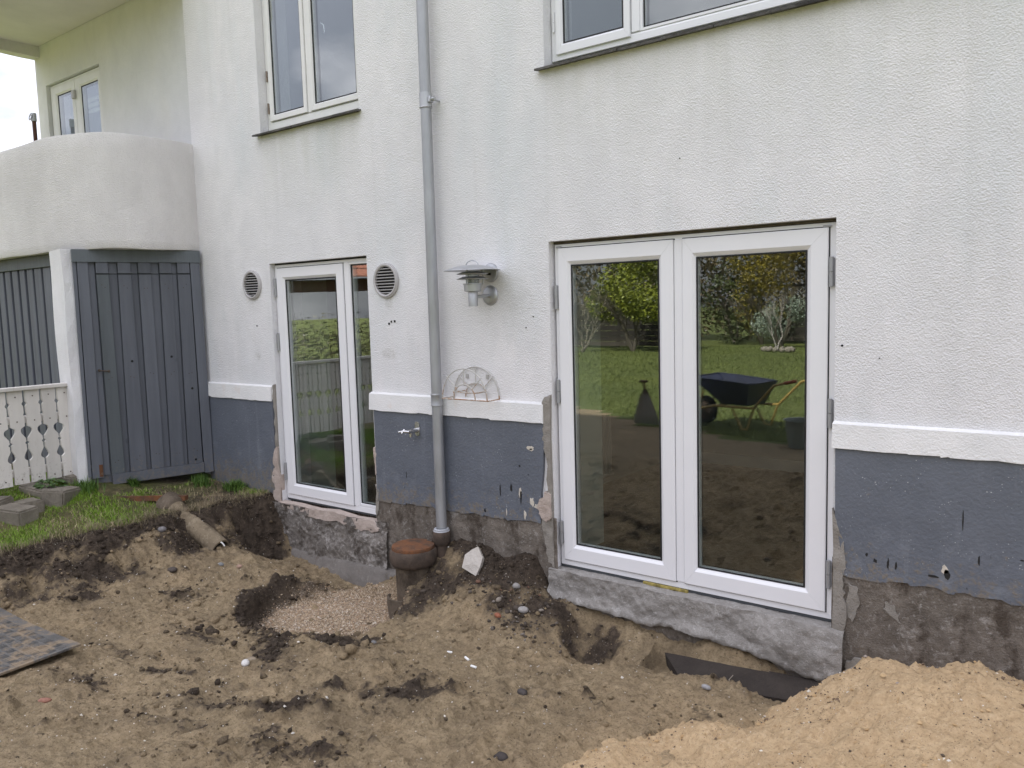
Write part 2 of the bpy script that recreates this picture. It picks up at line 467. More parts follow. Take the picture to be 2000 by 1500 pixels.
def wood(name, col, var=0.16, rough=0.6, bump=0.35, wear=None):
    t = Mt(name)
    n = t.noise(16, 6, 0.6, t.map((1, 1, 0.05)))
    c = t.ramp(n, [(0.3, tuple(x*(1-var) for x in col)), (0.7, tuple(x*(1+var) for x in col))])
    b = t.noise(2.2, 4)
    c = t.mix(t.ramp(b, [(0.35, 0.3), (0.65, 0.0)]), c, tuple(x*0.8 for x in col))
    oi = t.n.new('ShaderNodeObjectInfo')
    c = t.mix(1.0, c, t.ramp(oi.outputs['Random'], [(0.0, 0.86), (1.0, 1.06)]), 'MULTIPLY')
    zz = t.sep()[2]
    mud = t.math('ADD', t.noise(34, 6, 0.75), t.ramp(zz, [(0.22, 0.18), (0.55, 0.0)]))
    c = t.mix(t.ramp(mud, [(0.64, 0.0), (0.78, 0.6)]), c, (0.20, 0.17, 0.13))
    kn = t.voro(3.2, t.map((1, 1, .55)))
    c = t.mix(t.ramp(kn, [(0.03, 0.5), (0.055, 0.0)]), c, tuple(x*.45 for x in col))
    if wear:
        w = t.noise(20, 7, 0.72, t.map((1, 1, 0.25)))
        c = t.mix(t.ramp(w, [(0.60, 0.0), (0.70, 0.75)]), c, wear)
    t.bump(t.noise(38, 5, 0.6, t.map((1, 1, 0.06))), bump, 0.008)
    return t.done(c, rough, 0, 0.3)
M_bwood = wood('blue_grey_painted_wood', (0.124, 0.134, 0.155), 0.15, 0.55)
M_bwood2 = wood('green_grey_painted_wood', (0.118, 0.134, 0.144), 0.13, 0.55)
M_wwood = wood('weathered_white_wood', (0.68, 0.65, 0.60), 0.05, 0.75, 0.3, (0.50, 0.46, 0.40))
M_brown = wood('brown_stained_wood', (0.10, 0.045, 0.03), 0.2, 0.6)
M_dfence = wood('dark_fence_wood', (0.028, 0.024, 0.020), 0.3, 0.8)
M_rotten = wood('orange_bare_wood', (0.15, 0.065, 0.03), 0.35, 0.8)

# soil: attribute red = dark humus, dark hollows and painted rim and crevice shade, green = pale sand, blue = gravel
def soil_mat(name='bare_soil', attr=True):
    t = Mt(name)
    s = t.n.new('ShaderNodeSeparateColor')
    t.l.new(t.attr('soil'), s.inputs[0])
    dk, sd, gv = s.outputs[0], s.outputs[1], s.outputs[2]
    n = t.noise(3.2, 9, 0.7); n2 = t.noise(21, 8, 0.72); n3 = t.noise(120, 4, 0.7)
    c = t.ramp(n2, [(0.28, (0.150, 0.112, 0.068)), (0.46, (0.300, 0.229, 0.138)), (0.62, (0.380, 0.294, 0.182)), (0.78, (0.47, 0.375, 0.245))])
    c = t.mix(t.ramp(n, [(0.36, 0.60), (0.54, 0.0)]), c, (0.185, 0.141, 0.089))
    n5 = t.noise(9, 7, 0.7, t.map((1.0, 1.6, 1)))
    c = t.mix(t.ramp(n5, [(0.34, 0.55), (0.48, 0.0)]), c, (0.140, 0.105, 0.067))
    sand = t.ramp(n2, [(0.3, (0.34, 0.245, 0.14)), (0.7, (0.53, 0.395, 0.24))])
    c = t.mix(sd, c, sand)
    dark = t.ramp(n2, [(0.32, (0.030, 0.023, 0.017)), (0.55, (0.070, 0.053, 0.039)), (0.75, (0.140, 0.106, 0.074))])
    dm = t.math('ADD', dk, t.math('MULTIPLY', t.math('SUBTRACT', n2, 0.5), 1.1))
    dm = t.math('MULTIPLY', t.ramp(dm, [(0.30, 0.0), (0.62, 1.0)]), t.math('MINIMUM', t.math('MULTIPLY', dk, 4.0), 1.0))
    c = t.mix(dm, c, dark)
    grv = t.voro(150, None, 'Color')
    sg = t.n.new('ShaderNodeSeparateColor'); t.l.new(grv, sg.inputs[0])
    gcol = t.ramp(sg.outputs[0], [(0.05, (0.12, 0.085, 0.055)), (0.35, (0.34, 0.25, 0.16)), (0.7, (0.46, 0.35, 0.235)), (0.95, (0.62, 0.53, 0.42))])
    c = t.mix(gv, c, gcol)
    v = t.voro(60)
    c = t.mix(t.math('MULTIPLY', t.ramp(v, [(0.07, 0.8), (0.11, 0.0)]), t.ramp(t.noise(6, 3), [(0.45, 0.0), (0.6, 1.0)])), c, (0.58, 0.53, 0.45))
    vd = t.voro(44)
    c = t.mix(t.ramp(vd, [(0.09, 0.6), (0.14, 0.0)]), c, (0.05, 0.037, 0.026))
    n4 = t.noise(75, 6, 0.75)
    c = t.mix(t.ramp(n4, [(0.36, 0.55), (0.47, 0.0)]), c, (0.060, 0.044, 0.030))  # crevice shadow painted into the soil colour
    c = t.mix(t.ramp(n4, [(0.60, 0.0), (0.72, 0.32)]), c, (0.47, 0.39, 0.28))
    tf = t.n.new('ShaderNodeSeparateColor'); t.l.new(t.attr('turf'), tf.inputs[0])
    c = t.mix(tf.outputs[0], c, t.ramp(n2, [(0.3, (0.075, 0.09, 0.022)), (0.7, (0.15, 0.165, 0.045))]))
    t.bump(n2, 0.7, 0.045).bump(n3, 0.6, 0.010).bump(t.voro(90), 0.3, 0.007)
    return t.done(c, 0.95, 0, 0.2)
M_soil = soil_mat()

def heap_mat():
    t = Mt('pale_orange_sand')
    n = t.noise(4, 8, 0.68); n2 = t.noise(30, 8, 0.7)
    c = t.ramp(n2, [(0.3, (0.42, 0.295, 0.165)), (0.55, (0.575, 0.42, 0.25)), (0.78, (0.66, 0.51, 0.33))])
    c = t.mix(t.ramp(n, [(0.40, 0.5), (0.60, 0.0)]), c, (0.45, 0.32, 0.185))
    n4 = t.noise(80, 6, 0.75)
    c = t.mix(t.ramp(n4, [(0.33, 0.65), (0.46, 0.0)]), c, (0.20, 0.125, 0.065))
    v = t.voro(70)
    c = t.mix(t.math('MULTIPLY', t.ramp(v, [(0.12, 0.9), (0.19, 0.0)]), t.ramp(t.noise(9, 3), [(0.42, 0.0), (0.58, 1.0)])), c, (0.075, 0.05, 0.035))
    v2 = t.voro(85, t.map((1.1, 0.9, 1)))
    c = t.mix(t.math('MULTIPLY', t.ramp(v2, [(0.08, 0.9), (0.13, 0.0)]), t.ramp(t.noise(7, 3), [(0.46, 0.0), (0.6, 1.0)])), c, (0.74, 0.69, 0.60))
    t.bump(n2, 0.55, 0.035).bump(t.noise(150, 4, 0.7), 0.5, 0.008).bump(t.noise(48, 4), 0.4, 0.015)
    return t.done(c, 0.95, 0, 0.2)
M_heap = heap_mat()

def attr_mat(name, rough=0.7, trans=0.0):
    t = Mt(name)
    m = t.done(t.attr('col'), rough, 0, 0.3)
    return m
M_grass = attr_mat('grass_blade', 0.6)
M_leaf = attr_mat('leaf', 0.45)
M_speck = attr_mat('grit', 0.9)
M_bark = simple('grey_bark', (0.10, 0.085, 0.065), 0.9, 0, 0.3, 30, 0.5, 60)
M_palebark = simple('pale_branch_bark', (0.24, 0.21, 0.165), 0.9, 0, 0.2, 30)
def lawn_mat():
    t = Mt('lawn_turf')
    n = t.noise(0.6, 6, 0.6); n2 = t.noise(12, 6, 0.7)
    c = t.ramp(n2, [(0.3, (0.056, 0.072, 0.020)), (0.7, (0.105, 0.123, 0.036))])
    c = t.mix(t.ramp(n, [(0.4, 0.0), (0.7, 0.5)]), c, (0.12, 0.135, 0.03))
    t.bump(n2, 0.6, 0.03)
    return t.done(c, 0.9, 0, 0.2)
M_lawn = lawn_mat()

# ------------------------------------------------------------------ terrain heights
def mq(pts, c=0.15):
    P = np.array(pts, float); X = P[:, :2]; z = P[:, 2]
    m = z.mean()
    D = np.sqrt(((X[:, None]-X[None])**2).sum(-1)+c*c)
    w = np.linalg.lstsq(np.vstack([np.hstack([D, np.ones((len(X), 1))]), np.append(np.ones(len(X)), 0)]),
                        np.append(z, 0), rcond=None)[0]
    def f(x, y):
        x = np.asarray(x, float); y = np.asarray(y, float); s = np.full(x.shape, w[-1])
        for (a, b), k in zip(X, w[:-1]): s = s+k*np.sqrt((x-a)**2+(y-b)**2+c*c)
        return s
    return f

PIT = [(-5.95,0,-.34),(-5.2,0,-.42),(-4.5,0,-.40),(-5.8,-.22,-.40),(-5.2,-.25,-.43),(-4.6,-.2,-.45),(-4.25,0,-.22),(-4.2,-.15,-.27),
 (-3.95,0,-.05),(-3.75,0,.02),(-3.6,0,.02),(-3.3,0,-.015),(-3.05,0,-.03),(-2.95,-.03,-.20),(-3.45,-.16,-.05),(-3.4,-.36,-.18),(-3.1,-.5,-.28),
 (-2.9,-.3,-.25),(-2.86,-.12,-.2),(-3.5,-.6,-.30),(-3.95,-.42,-.27),(-3.7,-.35,-.24),(-2.5,0,-.27),(-2.3,0,-.31),(-2.0,0,-.31),(-1.6,0,-.31),(-1.2,0,-.33),
 (-2.6,-.22,-.42),(-2.0,-.14,-.42),(-1.3,-.14,-.42),(-1.95,-.34,-.375),(-1.5,-.32,-.365),(-1.25,-.3,-.37),(-2.72,-.42,-.345),(-2.3,-.57,-.36),
 (-3,-.9,-.33),(-3.5,-.95,-.32),(-4,-1.25,-.34),(-4,-1.63,-.33),(-3,-1.5,-.33),(-2.1,-1.56,-.31),(-2.2,-1,-.34),(-1.6,-.8,-.35),(-1.3,-1.2,-.33),
 (-3.2,-2.2,-.30),(-4.3,-2.5,-.29),(-2,-2.4,-.25),(-1,-2,-.22),(0,-4.2,0),(-4,-4,-.08),(-7,-4,-.02),(-2,-4,-.03),(2.5,-3,-.05),(0,-3,-.1),(1,-1,-.3),(0,-.5,-.35),
 (2.5,0,-.3),(2.5,-1.5,-.2),(-.6,-.3,-.35),(-5.42,-.82,-.265),(-5.6,-.75,-.22),(-5.34,-.48,-.30),(-5.75,-.54,-.215),(-5.72,-.68,-.20),(-5.95,-.95,-.20),(-5.98,-2.2,-.28),
 (-6.2,-2.2,-.24),(-5.9,-1.6,-.25),(-5.2,-1.5,-.31),(-5,-2.1,-.30),(-4.95,-1.12,-.31),(-5.0,-.62,-.30),(-3.75,-.95,-.37),(-4.35,-1.3,-.35),(-6.1,-.3,-.36),(-6.3,-1.2,-.2),(-9,-2,-.2),(-9,-.5,-.2)]
pit_h = mq(PIT)
PLAT = [(-6.4,-2,0),(-6.2,-1.35,.05),(-6.25,-.8,.06),(-6.0,-.05,.10),(-5.9,0,.11),(-6.8,-.05,.12),(-6.98,-.5,.17),(-7.1,-1,.24),(-7.3,-1.05,.26),(-7.4,-1.6,.22),
 (-6.9,-1.45,.11),(-6.9,-2.2,.06),(-7.6,-2.4,.12),(-6.6,-3,-.02),(-7.3,-3.6,.0),(-9.5,-1.2,.22),(-9.5,-3,.08),(-8.2,-1.2,.24),(-8.5,0,.2),(-5,-1,.05),(-5,-3,-.03)]
plat_h = mq(PLAT)
EY = np.array([-4.5,-3.5,-2.6,-2.0,-1.65,-1.35,-1.05,-.75,-.56,-.25,-.05,.2])
EX = np.array([-6.7,-6.6,-6.5,-6.42,-6.36,-6.24,-6.18,-6.18,-6.1,-6.03,-5.93,-5.9])
def edge_d(x, y):
    """signed distance from the cut edge: positive = inside the pit"""
    e = np.interp(y, EY, EX)
    return x-e+0.05*fbm(np.asarray(y)*5, np.asarray(x)*1.5, 3, 3)+0.02*fbm(np.asarray(y)*19, np.asarray(x)*9, 5, 2)

def hole(x, y, cx, cy, a, b, rot, nseed, edge=0.35):
    dx, dy = x-cx, y-cy; c, s = math.cos(rot), math.sin(rot)
    u, v = (dx*c+dy*s)/a, (-dx*s+dy*c)/b
    r = np.sqrt(u*u+v*v)+0.14*fbm(x*6, y*6, nseed, 3)
    return 1-sstep(1-edge, 1, r)

def ground_raw(x, y):
    x = np.asarray(x, float); y = np.asarray(y, float)
    d = edge_d(x, y)
    pl = plat_h(x, y)+0.012*fbm(x*5, y*5, 21, 3)
    pit = pit_h(x, y)
    inpit = sstep(0.0, 0.3, d)
    bil = np.abs(fbm(x*8, y*8, 39, 4, 0.62))
    pit = pit+0.040*fbm(x*3.1, y*3.1, 31, 4)+0.024*fbm(x*11, y*11, 37, 4, 0.62)+0.05*(0.18-bil)*sstep(-.35, .35, fbm(x*1.9, y*1.9, 41, 3))
    lump = np.clip(fbm(x*7, y*7, 51, 4, 0.6)-0.12, 0, 1)
    pit = pit+0.095*lump*sstep(-0.35, 0.2, fbm(x*1.3, y*1.3, 77, 2))+0.012*fbm(x*24, y*24, 53, 3, .6)
    # tyre and shovel drag marks running across the foreground
    q = (x*0.35+y)*9
    pit = pit+0.007*np.sin(q+3*fbm(x*0.9, y*0.9, 91, 2))*sstep(-0.5, -1.0, y)*sstep(-5.8, -5.2, x)
    hg = hole(x, y, -4.38, -0.74, 0.60, 0.50, R(25), 61, 0.22)
    floor = -0.462+0.06*np.exp(-(((x+4.3)/.28)**2+((y+0.72)/.25)**2))+0.008*fbm(x*30, y*30, 63, 2)
    pit = pit*(1-hg)+np.minimum(pit, floor)*hg
    h2 = hole(x, y, -2.56, -0.2, 0.30, 0.15, R(-18), 67, 0.5)
    pit = pit-0.045*h2
    wdt = 0.34+0.50*np.clip(fbm(y*2.2, x*0.7, 85, 2)+.2, 0, 1)*sstep(-.7, -1.2, y)
    t = sstep(-0.02, 1, (d+0.06*fbm(x*9, y*9, 83, 4, 0.6))/wdt)
    crumble = 0.055*fbm(x*9, y*9, 87, 4, 0.62)*np.exp(-((d-0.15)/0.22)**2)
    tr = sstep(-2.24, -2.12, x)*sstep(-.98, -1.06, x)*sstep(-.262, -.238, y)*sstep(-.045, -.065, y)
    pit = np.where(tr > .5, np.minimum(pit, np.interp(x, [-2.13, -1.1], [-.43, -.355])-.03+(y+.05)*.25), pit)
    return pl*(1-t)+pit*t+crumble

def heap_pts():
    return [(-.80,-.42,.03),(-.68,-.42,.0),(-.51,-.42,.095),(-.40,-.40,.06),(-.31,-.32,.0),(-1.07,-.33,-.18),(-1.2,-.5,-.23),(-.25,-1.0,.03),(-.74,-1.12,-.06),(-1.1,-1.17,-.17),
     (-1.55,-1.15,-.31),(-1.9,-1.3,-.35),(-.9,-.1,-.2),(-.6,-.05,-.1),(-.5,0,-.1),(-.2,0,-.15),(-1.1,-.05,-.38),(0,-.6,.10),(.4,-.8,.08),(.9,-.6,-.25),(1.3,-1,-.45),
     (.3,-1.6,.02),(-.4,-1.8,-.04),(-.9,-1.8,-.18),(-1.4,-1.7,-.33),(-1.2,-2.4,-.42),(0,-2.4,-.2),(.7,-2.2,-.4),(-2.3,-1.2,-.52),(-1.5,-.5,-.46),(0,-3.2,-.5),(1.5,-2,-.6),
     (-1.36,-.78,-.30),(-1.5,-.97,-.24),(-1.72,-1.25,-.27),(-1.80,-1.6,-.295),(-1.75,-.75,-.44),(-2.2,-1.9,-.50),(-2.05,-1.55,-.42),(.5,0,-.15),(1.3,0,-.5)]
heap_h0 = mq(heap_pts(), 0.12)
def heap_raw(x, y):
    h = heap_h0(x, y)
    return h+0.030*fbm(x*4, y*4, 131, 4)+0.034*fbm(x*11, y*11, 137, 5, 0.64)+0.05*np.clip(fbm(x*15, y*15, 141, 4, 0.6)-0.12, 0, 1)

def gz(x, y):
    g = float(ground_raw(np.array([x]), np.array([y]))[0])
    if -2.2 < x < 1.4 and -3 < y < 0: g = max(g, float(heap_raw(np.array([x]), np.array([y]))[0]))
    return g

def soil_masks(x, y):
    d = edge_d(x, y)
    n = fbm(x*2.4, y*2.4, 201, 4); n2 = fbm(x*6, y*6, 203, 4, 0.6)
    dark = np.zeros_like(x)
    def blob(cx, cy, a, b, k, rot=0):
        c, s = math.cos(rot), math.sin(rot)
        u = ((x-cx)*c+(y-cy)*s)/a; v = (-(x-cx)*s+(y-cy)*c)/b
        return k*np.exp(-(u*u+v*v))
    dark = np.maximum(dark, 0.95*np.exp(-((d-0.05)/0.17)**2)*(.95+.55*fbm(x*9, y*9, 205, 4, .6)))                    # face of the cut
    dark = np.maximum(dark, 0.55*np.exp(-((d-0.28)/0.26)**2)*(.8+.9*fbm(x*7, y*7, 207, 4, .6)))
    dark = np.maximum(dark, blob(-5.95, -.2, .30, .28, 1.1))
    dark = np.maximum(dark, blob(-3.3, -.10, .45, .22, 1.1))
    dark = np.maximum(dark, blob(-3.0, -.30, .26, .20, .85))
    dark = np.maximum(dark, blob(-3.75, -.40, .22, .3, 0.9))
    hg = hole(x, y, -4.38, -0.74, 0.68, 0.60, R(25), 61, 0.25)
    hg2 = hole(x, y, -4.36, -0.66, 0.58, 0.52, R(25), 61, 0.40)
    side = .22+.78*sstep(-.02, -.38, (x+4.38)*.89+.46*(y+.74))
    dark = np.maximum(dark, 1.15*np.clip(hg-hg2, 0, 1)*side)  # shade under the hole's overhanging left rim, painted as dark soil
    dark = np.maximum(dark, blob(-3.75, -1.05, .5, .14, .85, R(20)))
    dark = np.maximum(dark, blob(-4.15, -1.35, .55, .16, .62, R(-30)))
    dark = np.maximum(dark, blob(-2.62, -.18, .26, .14, .75))
    dark = np.maximum(dark, blob(-4.9, -2.0, .5, .1, .45, R(15)))
    dark = np.maximum(dark, blob(-3.4, -1.9, .6, .10, .55, R(35)))
    dark = np.maximum(dark, blob(-2.9, -1.35, .4, .08, .5, R(35)))
    for q in ((-4.6, -1.55, .5, .10, .45, 10), (-3.9, -1.85, .35, .07, .5, 30), (-3.25, -1.55, .3, .06, .45, 40), (-4.55, -2.35, .4, .09, .4, 15), (-2.55, -.75, .3, .08, .35, 20), (-5.3, -1.25, .4, .10, .40, 5), (-3.5, -2.2, .5, .08, .5, 25), (-2.3, -1.15, .25, .05, .4, 30), (-5.55, -1.75, .4, .12, .45, -10)):
        dark = np.maximum(dark, blob(*q[:4], q[4]*.75, R(q[5])))
    dark = np.maximum(dark, blob(-4.25, -1.95, .25, .07, .6, R(25)))
    dark = dark+0.34*np.clip(n+.02, 0, 1)+0.6*n2*np.clip(dark*2, 0, 1)+.55*np.clip(.11-np.abs(fbm(x*8, y*8, 39, 4, 0.62)), 0, 1)*5*sstep(-.2, .4, n)  # billow term paints dark crevices into the soil colour
    dark = dark+0.8*np.clip(fbm(x*7, y*7, 51, 4, 0.6)-0.12, 0, 1)*sstep(-.3, .3, fbm(x*1.3, y*1.3, 77, 2))
    dark = dark-blob(-5.5, -.75, .3, .2, .5)-blob(-3.25, -.72, .35, .25, .6)
    sand = 0.75*sstep(-2.6, -1.3, x-0.3*y*0-0.4*n)*sstep(-0.2, -0.7, y)
    sand = np.maximum(sand, 0.35*np.clip(n2+0.15, 0, 1))
    grav = hg2
    turf = sstep(0.02, -0.06, d)
    dark = np.where(turf > 0.5, 0.55+0.3*n2, dark)
    return np.clip(dark, 0, 1), np.clip(sand, 0, 1)*(1-turf), np.clip(grav, 0, 1)

def grid_mesh(name, x0, x1, y0, y1, st, hf):
    xs = np.arange(x0, x1+st/2, st); ys = np.arange(y0, y1+st/2, st)
    X, Y = np.meshgrid(xs, ys); Z = hf(X, Y)
    V = np.stack([X, Y, Z], -1).reshape(-1, 3)
    nx, ny = len(xs), len(ys)
    i = np.arange(nx*ny).reshape(ny, nx)
    F = np.stack([i[:-1, :-1], i[:-1, 1:], i[1:, 1:], i[1:, :-1]], -1).reshape(-1, 4)
    me = mesh_np(name, V, F, True)
    return me, V

# ================================================================== SETTING
me, V = grid_mesh('ground', -9.6, 2.6, -3.8, 0.06, 0.0105, ground_raw)
dk, sd, gv = soil_masks(V[:, 0], V[:, 1])
tf = sstep(0.03, -0.05, edge_d(V[:, 0], V[:, 1]))*np.clip(.55+1.1*fbm(V[:, 0]*3, V[:, 1]*3, 703, 3), 0, 1)*.75*(1-np.exp(-(((V[:, 0]+6.25)/.45)**2+((V[:, 1]+.35)/.42)**2)))
set_attr(me, 'turf', np.stack([tf, tf, tf], -1))
set_attr(me, 'soil', np.stack([dk, sd, gv], -1))
ground = tag(link('ground', me, M_soil), kind='structure')

# the garden behind the photographer: seen in the panes
def garden_h(x, y):
    g = -0.015+0.05*fbm(x*0.3, y*0.3, 301, 3)*sstep(-5, -7, y)
    k = sstep(-5.2, -4.2, y)*(x > -9.6)*(x < 2.6)
    return g*(1-k)+(ground_raw(x, np.maximum(y, -4.4))-.012)*k
xs = np.concatenate([np.linspace(-120, -22, 18)[:-1], np.linspace(-22, 12, 120), np.linspace(12, 120, 18)[1:]])
ys = np.concatenate([np.linspace(-160, -32, 14)[:-1], np.linspace(-32, -3.68, 120)])
X, Y = np.meshgrid(xs, ys); Z = garden_h(X, Y)
i = np.arange(X.size).reshape(X.shape)
F = np.stack([i[:-1, :-1], i[:-1, 1:], i[1:, 1:], i[1:, :-1]], -1).reshape(-1, 4)
V = np.stack([X, Y, Z], -1).reshape(-1, 3)
me = mesh_np('garden_lawn', V, F, True)
me.materials.append(M_lawn); me.materials.append(M_soil)
cx = V[F].mean(1)
lim = np.interp(cx[:, 0], [-9, -7.2, -5.1, -3.5, 0, 4], [-4.0, -6.9, -5.35, -4.9, -5.1, -5.0])+0.25*fbm(cx[:, 0]*1.5, cx[:, 1]*1.5, 5, 3)
me.polygons.foreach_set('material_index', ((cx[:, 1] > lim) & (cx[:, 0] > -8) & (cx[:, 0] < 5)).astype(np.int32))
set_attr(me, 'soil', np.tile([0.35, 0.1, 0.0], (len(V), 1)))
tag(link('garden_lawn', me), kind='structure')
# ground beyond the two sides of the dug strip and behind the house
mb = MB()
for (a, b, c, d) in ((-120, -9.5, -3.75, 60), (2.55, 120, -3.75, 60)):
    mb.add([(a, c, -.03), (b, c, -.03), (b, d, -.03), (a, d, -.03)], [(0, 1, 2, 3)])
mb.build('side_lawn', M_lawn, kind='structure')

# ================================================================== HOUSE
house = empty('house', (0, 0, 0), 'white roughcast house with blue grey plinth, new white doors and a rounded balcony', 'house')

def wall_sheet(mb, x0, x1, z0, z1, holes, y, depth, step=None):
    """front face at y with rectangular openings (xa,xb,za,zb) and reveals of the given depth"""
    gx = sorted({x0, x1, *[h[0] for h in holes], *[h[1] for h in holes]})
    gzv = sorted({z0, z1, *[h[2] for h in holes], *[h[3] for h in holes]})
    for a, b in zip(gx[:-1], gx[1:]):
        for c, d in zip(gzv[:-1], gzv[1:]):
            m, n = (a+b)/2, (c+d)/2
            if any(h[0] < m < h[1] and h[2] < n < h[3] for h in holes): continue
            mb.add([(a, y, c), (b, y, c), (b, y, d), (a, y, d)], [(0, 1, 2, 3)])
    for a, b, c, d in holes:
        e = y+depth
        mb.add([(a, y, c), (a, e, c), (a, e, d), (a, y, d)], [(0, 1, 2, 3)])
        mb.add([(b, y, c), (b, y, d), (b, e, d), (b, e, c)], [(0, 1, 2, 3)])
        mb.add([(a, y, d), (a, e, d), (b, e, d), (b, y, d)], [(0, 1, 2, 3)])
        if c > z0+0.001: mb.add([(a, y, c), (b, y, c), (b, e, c), (a, e, c)], [(0, 1, 2, 3)])

DD = (-2.93, -1.19, -0.03, 2.066)     # french door opening
ND = (-5.80, -4.60, 0.05, 2.08)       # narrow door opening
UW = (-5.816, -4.61, 3.13, 4.55)      # upper left window
RW = (-2.93, 0.75, 3.11, 4.55)        # upper right window
mb = MB()
wall_sheet(mb, -6.85, 7.0, -0.9, 7.2, [(DD[0], DD[1], -0.9, DD[3]), (ND[0], ND[1], -0.9, ND[3]), UW, RW], 0.0, 0.32)
mb.add([(-6.85, 0, -0.9), (-6.85, 0, 7.2), (-6.85, .062, 7.2), (-6.85, .062, -0.9)], [(0, 1, 2, 3)])
mb.box(-6.84, 7.0, 0.33, 0.36, 4.6, 7.2)
mb.build('wall', M_white, house)

# ---- recessed wall behind the balcony
BDR = (-9.80, -8.56, 2.30, 4.275)
mb = MB()
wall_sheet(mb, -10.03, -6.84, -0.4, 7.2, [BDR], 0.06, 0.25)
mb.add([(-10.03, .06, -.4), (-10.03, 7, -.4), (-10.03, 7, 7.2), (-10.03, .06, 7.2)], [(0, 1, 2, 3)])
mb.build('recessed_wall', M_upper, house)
mb = MB(); mb.box(-10.0, 7.0, 6.9, 7.0, -.9, 7.2); mb.box(-10.0, 7.0, 0.05, 7.0, 7.2, 7.3)
mb.box(6.99, 7.05, 0, 7.0, -.9, 7.2)
mb.build('back_wall', M_white, house)

# ---- rooms behind the glass
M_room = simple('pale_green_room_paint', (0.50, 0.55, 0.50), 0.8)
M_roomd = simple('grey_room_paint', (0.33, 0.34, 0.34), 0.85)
M_floor = wood('dark_wooden_floor', (0.06, 0.04, 0.028), 0.25, 0.5)
M_radiator = simple('white_radiator_paint', (0.6, 0.6, 0.58), 0.4)
def room(x0, x1, y0, y1, z0, z1, wm, fm, name):
    mb = MB()
    mb.add([(x0, y0, z0), (x0, y1, z0), (x0, y1, z1), (x0, y0, z1)], [(0, 1, 2, 3)])
    mb.add([(x1, y0, z0), (x1, y0, z1), (x1, y1, z1), (x1, y1, z0)], [(0, 1, 2, 3)])
    mb.add([(x0, y1, z0), (x1, y1, z0), (x1, y1, z1), (x0, y1, z1)], [(0, 1, 2, 3)])
    mb.add([(x0, y0, z1), (x0, y1, z1), (x1, y1, z1), (x1, y0, z1)], [(0, 1, 2, 3)])
    w = mb.build('room_wall', wm, house)
    mb = MB(); mb.box(x0, x1, y0-.24, y1, z0-.05, z0)
    mb.build('room_floor', fm, house)
    mb = MB(); mb.box(x0+.002, x1-.002, y1-.02, y1-.002, z0+.001, z0+.11)
    mb.build('skirting_board', M_radiator, house)
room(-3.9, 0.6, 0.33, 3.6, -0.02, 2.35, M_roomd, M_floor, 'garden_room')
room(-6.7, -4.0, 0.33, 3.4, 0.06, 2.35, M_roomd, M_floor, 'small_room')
room(-6.6, -3.4, 0.33, 4.0, 2.45, 4.9, M_room, M_floor, 'left_upper_room')
room(-3.3, 2.0, 0.33, 4.0, 2.45, 4.9, M_room, M_floor, 'right_upper_room')
room(-9.95, -6.9, 0.33, 4.0, 2.3, 4.9, M_room, M_floor, 'balcony_room')
for q in ((-2.96, -2.94, 0.16, 0.62, -0.02, 2.2), (-5.82, -5.803, 0.16, 0.60, 0.06, 2.2)):
    mb = MB(); mb.box(*q); mb.build('window_reveal', M_room, house)      # wall ends beside the openings
mb = MB()
for k in range(22): mb.cbox(-3.86, -3.80, 1.0+k*.055, 1.04+k*.055, .08, .68, .004)
mb.cbox(-3.87, -3.79, .98, 2.22, .08, .11, .004); mb.cbox(-3.87, -3.79, .98, 2.22, .655, .69, .004)
mb.build('radiator', M_radiator, house)

# ---- frames, leaves and panes
def mitred(mb, x0, x1, z0, z1, wl, wr, wt, wb, yf, yb, lip=0.014):
    """four mitred bars with a sloping glazing bead on the inner edge"""
    g = 0.0005
    prof = [(0, yb), (0, yf+.003), (.045, yf), (1-.22, yf), (1.0, yf+lip), (1.0, yb)]
    def corner(f):
        return [(x0+f*wl, z0+f*wb), (x1-f*wr, z0+f*wb), (x1-f*wr, z1-f*wt), (x0+f*wl, z1-f*wt)]
    for s in range(4):
        vs = []
        for f, y in prof:
            c = corner(f); a = Vector(c[s]); b = Vector(c[(s+1) % 4]); d = (b-a).normalized()*g
            a = a+d; b = b-d
            vs += [(a.x, y, a.y), (b.x, y, b.y)]
        n = len(prof)
        fs = [(2*i, 2*i+1, 2*((i+1) % n)+1, 2*((i+1) % n)) for i in range(n)]
        fs += [tuple(range(0, 2*n, 2)), tuple(range(1, 2*n, 2))[::-1]]
        mb.add(vs, fs)

def gasket(name, x0, x1, z0, z1, y, parent, w=.009):
    mb = MB(); mitred(mb, x0-.001, x1+.001, z0-.001, z1+.001, w, w, w, w, y, y+.006, .001)
    return mb.build(name, M_gasket, parent)

def pane(x0, x1, z0, z1, y, parent, t=.024):
    mb = MB(); mb.box(x0, x1, y, y+t, z0, z1)
    return mb.build('pane', M_glass, parent)

def hinge(x, y, z, h, parent, mat=None, r=.011):
    mb = MB()
    mb.tube([(x, y, z-h/2), (x, y, z-.0015)], r, 12); mb.tube([(x, y, z+.0015), (x, y, z+h/2)], r, 12)
    mb.cbox(x-.014, x+.014, y+.004, y+.014, z-h/2+.005, z+h/2-.005, .002)
    return mb.build('hinge', mat or M_hinge, parent, True)

